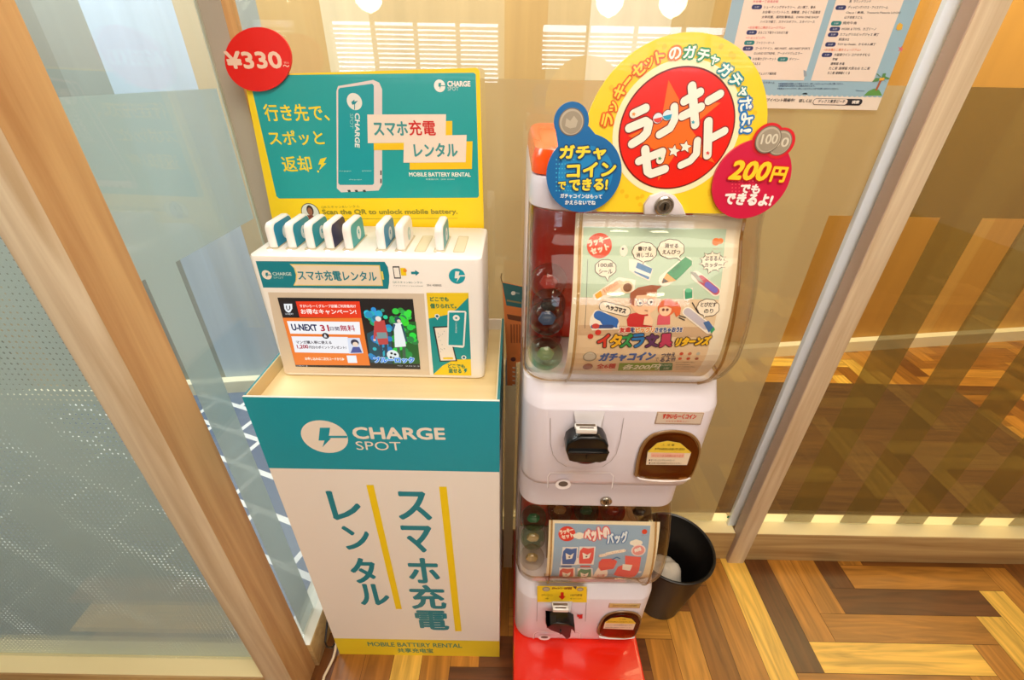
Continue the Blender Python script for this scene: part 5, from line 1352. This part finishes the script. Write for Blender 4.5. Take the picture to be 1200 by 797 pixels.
# poster on the glass
mb = MB(); PY = 1.0165; pf = FlatY(PY)
px0, px1, pz0, pz1 = 0.390, 0.731, 1.4435, 1.93
mb.box(px0, px1, PY, PY + 0.0008, pz0, pz1, P((232, 218, 200), 0.5))
pr = Print(pf, mb, lambda c: P(c, 0.5))
S = lambda x, y: (845 + x / 5.106, 0 + y / 5.106)
zb_ = pr.L(S(500, 565))[1]
pr.lpoly([(px0, zb_), (px1, zb_), (px1, pz1), (px0, pz1)], (150, 184, 200), 1)
n_s = 34
for i in range(n_s):
    x = px0 + (px1 - px0) * (i + 0.5) / n_s; pr.lpoly([(x + .0052 * math.cos(t), zb_ + .003 * math.sin(t)) for t in [2 * math.pi * k / 12 for k in range(12)]], (150, 184, 200), 1)
za = pr.L(S(300, 478))[1]; CRM = (232, 216, 200)
mid = pr.L(S(515, 470)).x
pr.lpoly([(px0 + 0.022, za), (mid - 0.006, za), (mid - 0.006, pz1 - 0.02), (px0 + 0.022, pz1 - 0.02)], CRM, 2)
pr.lpoly([(mid + 0.008, za), (px1 - 0.030, za), (px1 - 0.030, pz1 - 0.02), (mid + 0.008, pz1 - 0.02)], CRM, 2)
BLKT = (54, 50, 56)
for tx, x0, x1, y, h, c_ in (('お台場一丁目商店街', 190, 340, 16, 3, (200, 70, 90)), ('シューティングギャラリー、占い横丁、香水', 252, 562, 51, 3.4, BLKT), ('お台場ハンバントレカ、射撃堂、からくり忍者店', 246, 590, 81, 3.4, BLKT), ('太宰府園、福岡剣撃商店、OWN ONE SHOP', 240, 580, 110, 3.2, BLKT), ('ハイカラ横丁、スマイルギフト、スタイリース', 232, 556, 138, 3.2, BLKT),
    ('<お台場たこ焼きミュージアム>', 160, 380, 173, 3.2, (214, 100, 90)), ('まるごと下取りイカわだり館', 220, 396, 203, 3.2, BLKT), ('<ショッピング>', 146, 262, 233, 3, (214, 100, 90)), ('ファミリーマート', 208, 316, 264, 3, BLKT), ('ゴールドナイン、ABC-MART、ABC-MART SPORTS', 202, 528, 297, 3.2, BLKT), ('G-LAND EXTREME、アーメイドジュエラー', 194, 482, 327, 3.2, BLKT),
    ('お台場カゴマーケット', 186, 326, 360, 3.2, BLKT), ('ダイソー', 404, 462, 361, 3, BLKT), ('MULE-5', 178, 232, 388, 2.8, BLKT), ('介護ウェルケア鍼灸院', 194, 326, 448, 3.2, BLKT),
    ('島  ラウンドワンド', 764, 892, 16, 3.2, BLKT), ('ディッピングハウス・アイスクリーム', 756, 994, 52, 3.4, BLKT), ('Clay.p / 東風、Trattoria Pizzeria LOGIC', 744, 1070, 84, 3.2, BLKT), ('山下本気うどん', 734, 842, 112, 3.2, BLKT), ('焼肉牛角', 724, 806, 146, 3.4, BLKT), ('WORK & TOYS、カゴリーノ', 716, 922, 181, 3.4, BLKT), ('カフェグリルビッグジャス 横丁', 708, 940, 215, 3.4, BLKT), ('銀座302', 700, 762, 243, 3.2, BLKT), ('TOY by Owaki、からめん横丁', 692, 920, 274, 3.4, BLKT),
    ('<お台場たこ焼きミュージアム>', 612, 832, 306, 3.2, (226, 130, 80)), ('大阪発ワイン コナのやすむら', 672, 886, 336, 3.4, BLKT), ('芋蛸', 662, 692, 362, 3.2, BLKT), ('道頓堀 赤鬼', 652, 734, 389, 3.2, BLKT), ('たこ家 道頓堀 大阪なお たこ家', 642, 886, 417, 3.4, BLKT), ('たこ家 道頓堀くくる', 634, 766, 444, 3.2, BLKT),
    ('イベントホール', 226, 318, 500, 2.4, (60, 80, 120)), ('※営業時間は店舗により異なります。詳しくはホームページをご覧ください。', 340, 730, 506, 2, (60, 80, 120)), ('※掲載内容は変更となる場合があります。', 340, 560, 519, 2, (60, 80, 120)), ('※写真はイメージです。詳しくはスタッフまでお問い合わせください。', 334, 700, 535, 2, (60, 80, 120)),
    ('ップイベント開催中!', 248, 436, 608, 4, (40, 38, 44)), ('詳しくは', 464, 538, 612, 4, (40, 38, 44))):
    pr.text(tx, S(x0, y), S(x1, y + 1), h, c_, 3, 0.02, res=2)
for x, y, c_ in ((213, 42, 0), (182, 194, 0), (168, 256, 1), (160, 290, 0), (148, 351, 1), (368, 355, 1), (140, 381, 0), (715, 46, 0), (688, 140, 1), (679, 174, 0), (669, 207, 0), (653, 266, 0), (632, 328, 0), (140, 440, 0)):
    pr.stroke([S(x - 20, y), S(x + 20, y)], 4.4, [(44, 52, 104), (40, 124, 124)][c_], 3); pr.text('3-5F', S(x - 14, y + 5), S(x + 12, y + 5), 1.8, (220, 224, 232), 4)
pr.stroke([S(566, 608), S(826, 612)], 6.8, (40, 38, 44), 3); pr.stroke([S(566, 608), S(740, 610)], 5.8, CRM, 4); pr.text('デックス東京ビーチ', S(576, 615), S(736, 617), 4, (40, 38, 44), 5, 0.02); pr.text('検索', S(778, 620), S(820, 620), 3.6, (236, 230, 220), 5, 0.06)
# palm island, starfish, shells
pr.poly([S(852, 572), S(880, 545), S(915, 530), S(945, 538), S(962, 572)], (96, 150, 70), 3); pr.stroke([S(928, 535), S(945, 500), S(958, 470)], 2.6, (170, 96, 60), 4)
for a_, b_ in ((900, 490), (925, 440), (985, 438), (1012, 470), (985, 492)): pr.poly([S(958, 466), S((958 + a_) / 2 - 6, (466 + b_) / 2 - 12), S(a_, b_), S((958 + a_) / 2 + 8, (466 + b_) / 2 + 8)], (90, 140, 80), 5)
pr.circ(S(952, 474), 1.6, (230, 170, 60), 6); pr.circ(S(966, 474), 1.6, (230, 170, 60), 6)
pr.poly([S(1052, 150), S(1068, 136), S(1086, 148), S(1080, 176), S(1056, 182), S(1046, 172)], (226, 176, 60), 3)
pr.poly([S(1075 + (22 if i % 2 == 0 else 8) * math.cos(math.radians(-70 + 36 * i)), 294 + (22 if i % 2 == 0 else 8) * math.sin(math.radians(-70 + 36 * i))) for i in range(10)], (206, 110, 120), 3)
pr.poly([S(492, 418), S(508, 425), S(512, 455), S(494, 460)], (150, 160, 170), 3); pr.text('©Illustration', S(802, 546), S(856, 548), 1.8, (60, 80, 120), 3)
pr.flush()
tag(mb.build('wall_poster', None, 0, (0.56, PY, pz0)), 'blue-bordered shop list poster with a palm tree, taped to the glass at top right', 'poster')

# brochure and its cream holder between pedestal and machines
mb = MB()
hx0, hx1, hy0, hy1 = -0.016, 0.0135, 0.925, 0.9655
mb.box(hx0, hx1, hy0, hy0 + 0.002, 0.0, 0.80, P((226, 206, 160), 0.6)); mb.box(hx0, hx0 + 0.002, hy0 + .002, hy1, 0.0, 0.86, P((206, 198, 184), 0.6)); mb.box(hx1 - 0.002, hx1, hy0 + .002, hy1, 0.0, 0.86, P((226, 206, 160), 0.6)); mb.box(hx0 + .002, hx1 - .002, hy1 - 0.002, hy1, 0, 0.9, P((206, 198, 184), 0.6)); mb.box(hx0 + .002, hx1 - .002, hy0 + .002, hy1 - .002, 0, 0.003, P((206, 198, 184), 0.6))
tag(mb.build('leaflet_box', None, 35, (0, 0.945, 0)), 'narrow cream cardboard leaflet box standing between the pedestal and the capsule machines', 'box')
br = thing('brochure', (0.0, 0.948, 0.79), 'tall orange and teal brochure standing in the cream box behind the pedestal', 'brochure')
FYB = 0.9465
mb = MB(); pts = [(588.5, 331), (612, 336), (612, 452), (603, 455)]
P3 = [at_y(u, v, FYB) for u, v in pts]
lowz = 0.0 + 0.72
P3b = [P3[0], P3[1], Vector((0.0135 - 0.003, FYB, lowz)), Vector((0.0, FYB, lowz))]
P3b = [P3[0], P3[1], Vector((P3[1].x, FYB, 0.862)), Vector((0.0105, FYB, 0.855)), Vector((0.0105, FYB, lowz)), Vector((-0.009, FYB, lowz)), Vector((-0.012, FYB, 0.862))]
mb.prism([(p.x, FYB, p.z) for p in P3b][::-1], P((222, 128, 66), 0.5), (0, 0.003, 0))
pr = Print(FlatY(FYB), mb)
pr.poly([(588.5, 331), (612, 336), (612, 361), (593.5, 358)], (50, 108, 112), 1)
pr.circ((601.5, 343.5), 2.6, (226, 226, 214), 2); pr.poly([(604, 342), (609, 343), (609, 345), (604, 344)], (120, 150, 150), 2); pr.poly([(594, 351), (611, 354), (611, 356), (594, 353)], (140, 130, 90), 2)
pr.poly([(594, 368), (611, 371), (611, 377), (595.5, 374)], (120, 70, 44), 2)
for i in range(4): pr.poly([(598 + i * 3.4, 380), (600 + i * 3.4, 380.4), (600.4 + i * 3.2, 402), (598.6 + i * 3.2, 401.6)], (170, 92, 48), 2)
pr.circ((601.5, 421), 3, (96, 50, 50), 2)
for i in range(6): pr.poly([(600.5, 430 + i * 5), (607, 431 + i * 5), (607, 432.4 + i * 5), (600.6, 431.4 + i * 5)], (236, 220, 196), 2)
pr.flush(); mb.build('cover', br)
mb = MB(); c0 = at_y(589, 332, FYB - 0.001)
mb.tube([c0, c0 + Vector((-0.003, 0, 0.008)), c0 + Vector((-0.004, 0, 0.016)), c0 + Vector((-0.002, 0, 0.024))], 0.0012, P((120, 104, 80), 0.4, 0.6), 6); mb.build('chain', br)

# cables at the foot of the pedestal
mb = MB()
w0 = at_z(388, 764, 0.03); 
mb.tube([(-0.5035, 0.672, 0.07), (-0.5055, 0.658, 0.045), (-0.5085, 0.645, 0.022), (-0.512, 0.630, 0.008), (-0.517, 0.612, 0.0042), (-0.523, 0.585, 0.0042), (-0.520, 0.55, 0.0042), (-0.50, 0.50, 0.0042)], 0.004, P((226, 206, 176), 0.5), 8)
tag(mb.build('white_cable', None, 60, (-0.51, 0.6, 0)), 'thin white power cord on the floor at the left foot of the pedestal', 'cable')
mb = MB()
cl = [at_x(384, 722, -0.512), at_x(383, 735, -0.512), at_x(381, 752, -0.512), at_x(383, 758, -0.512), at_x(389, 759, -0.512), at_x(394, 752, -0.509), at_x(393, 744, -0.508)]
mb.tube(cl, 0.003, P((24, 20, 22), 0.4), 8)
tag(mb.build('cable_loop', None, 60, tuple(cl[3])), 'short loop of black cable hanging at the left edge of the pedestal', 'cable')
mb = MB(); c_ = at_y(277, 783, 0.5695)
mb.box(c_.x - 0.010, c_.x + 0.008, 0.5692, 0.5698, c_.z - 0.004, c_.z + 0.004, P((226, 216, 190), 0.5))
tag(mb.build('glass_sticker', None, 0, tuple(c_)), 'small blank cream sticker low on the left glass pane beside the wooden post', 'sticker')

mb = MB(); c_ = at_y(863.5, 606, 1.0165)
mb.lathe((c_.x - 0.03, 1.0165, c_.z), [(0.0, 0.0), (0.0055, 0.0), (0.0055, 0.001), (0.0, 0.001)], P((30, 120, 70), 0.5), 16, 'y')
tag(mb.build('glass_mark', None, 35, (c_.x - 0.03, 1.0165, c_.z)), 'tiny round green sticker at the foot of the glass beside the silver strip', 'sticker')
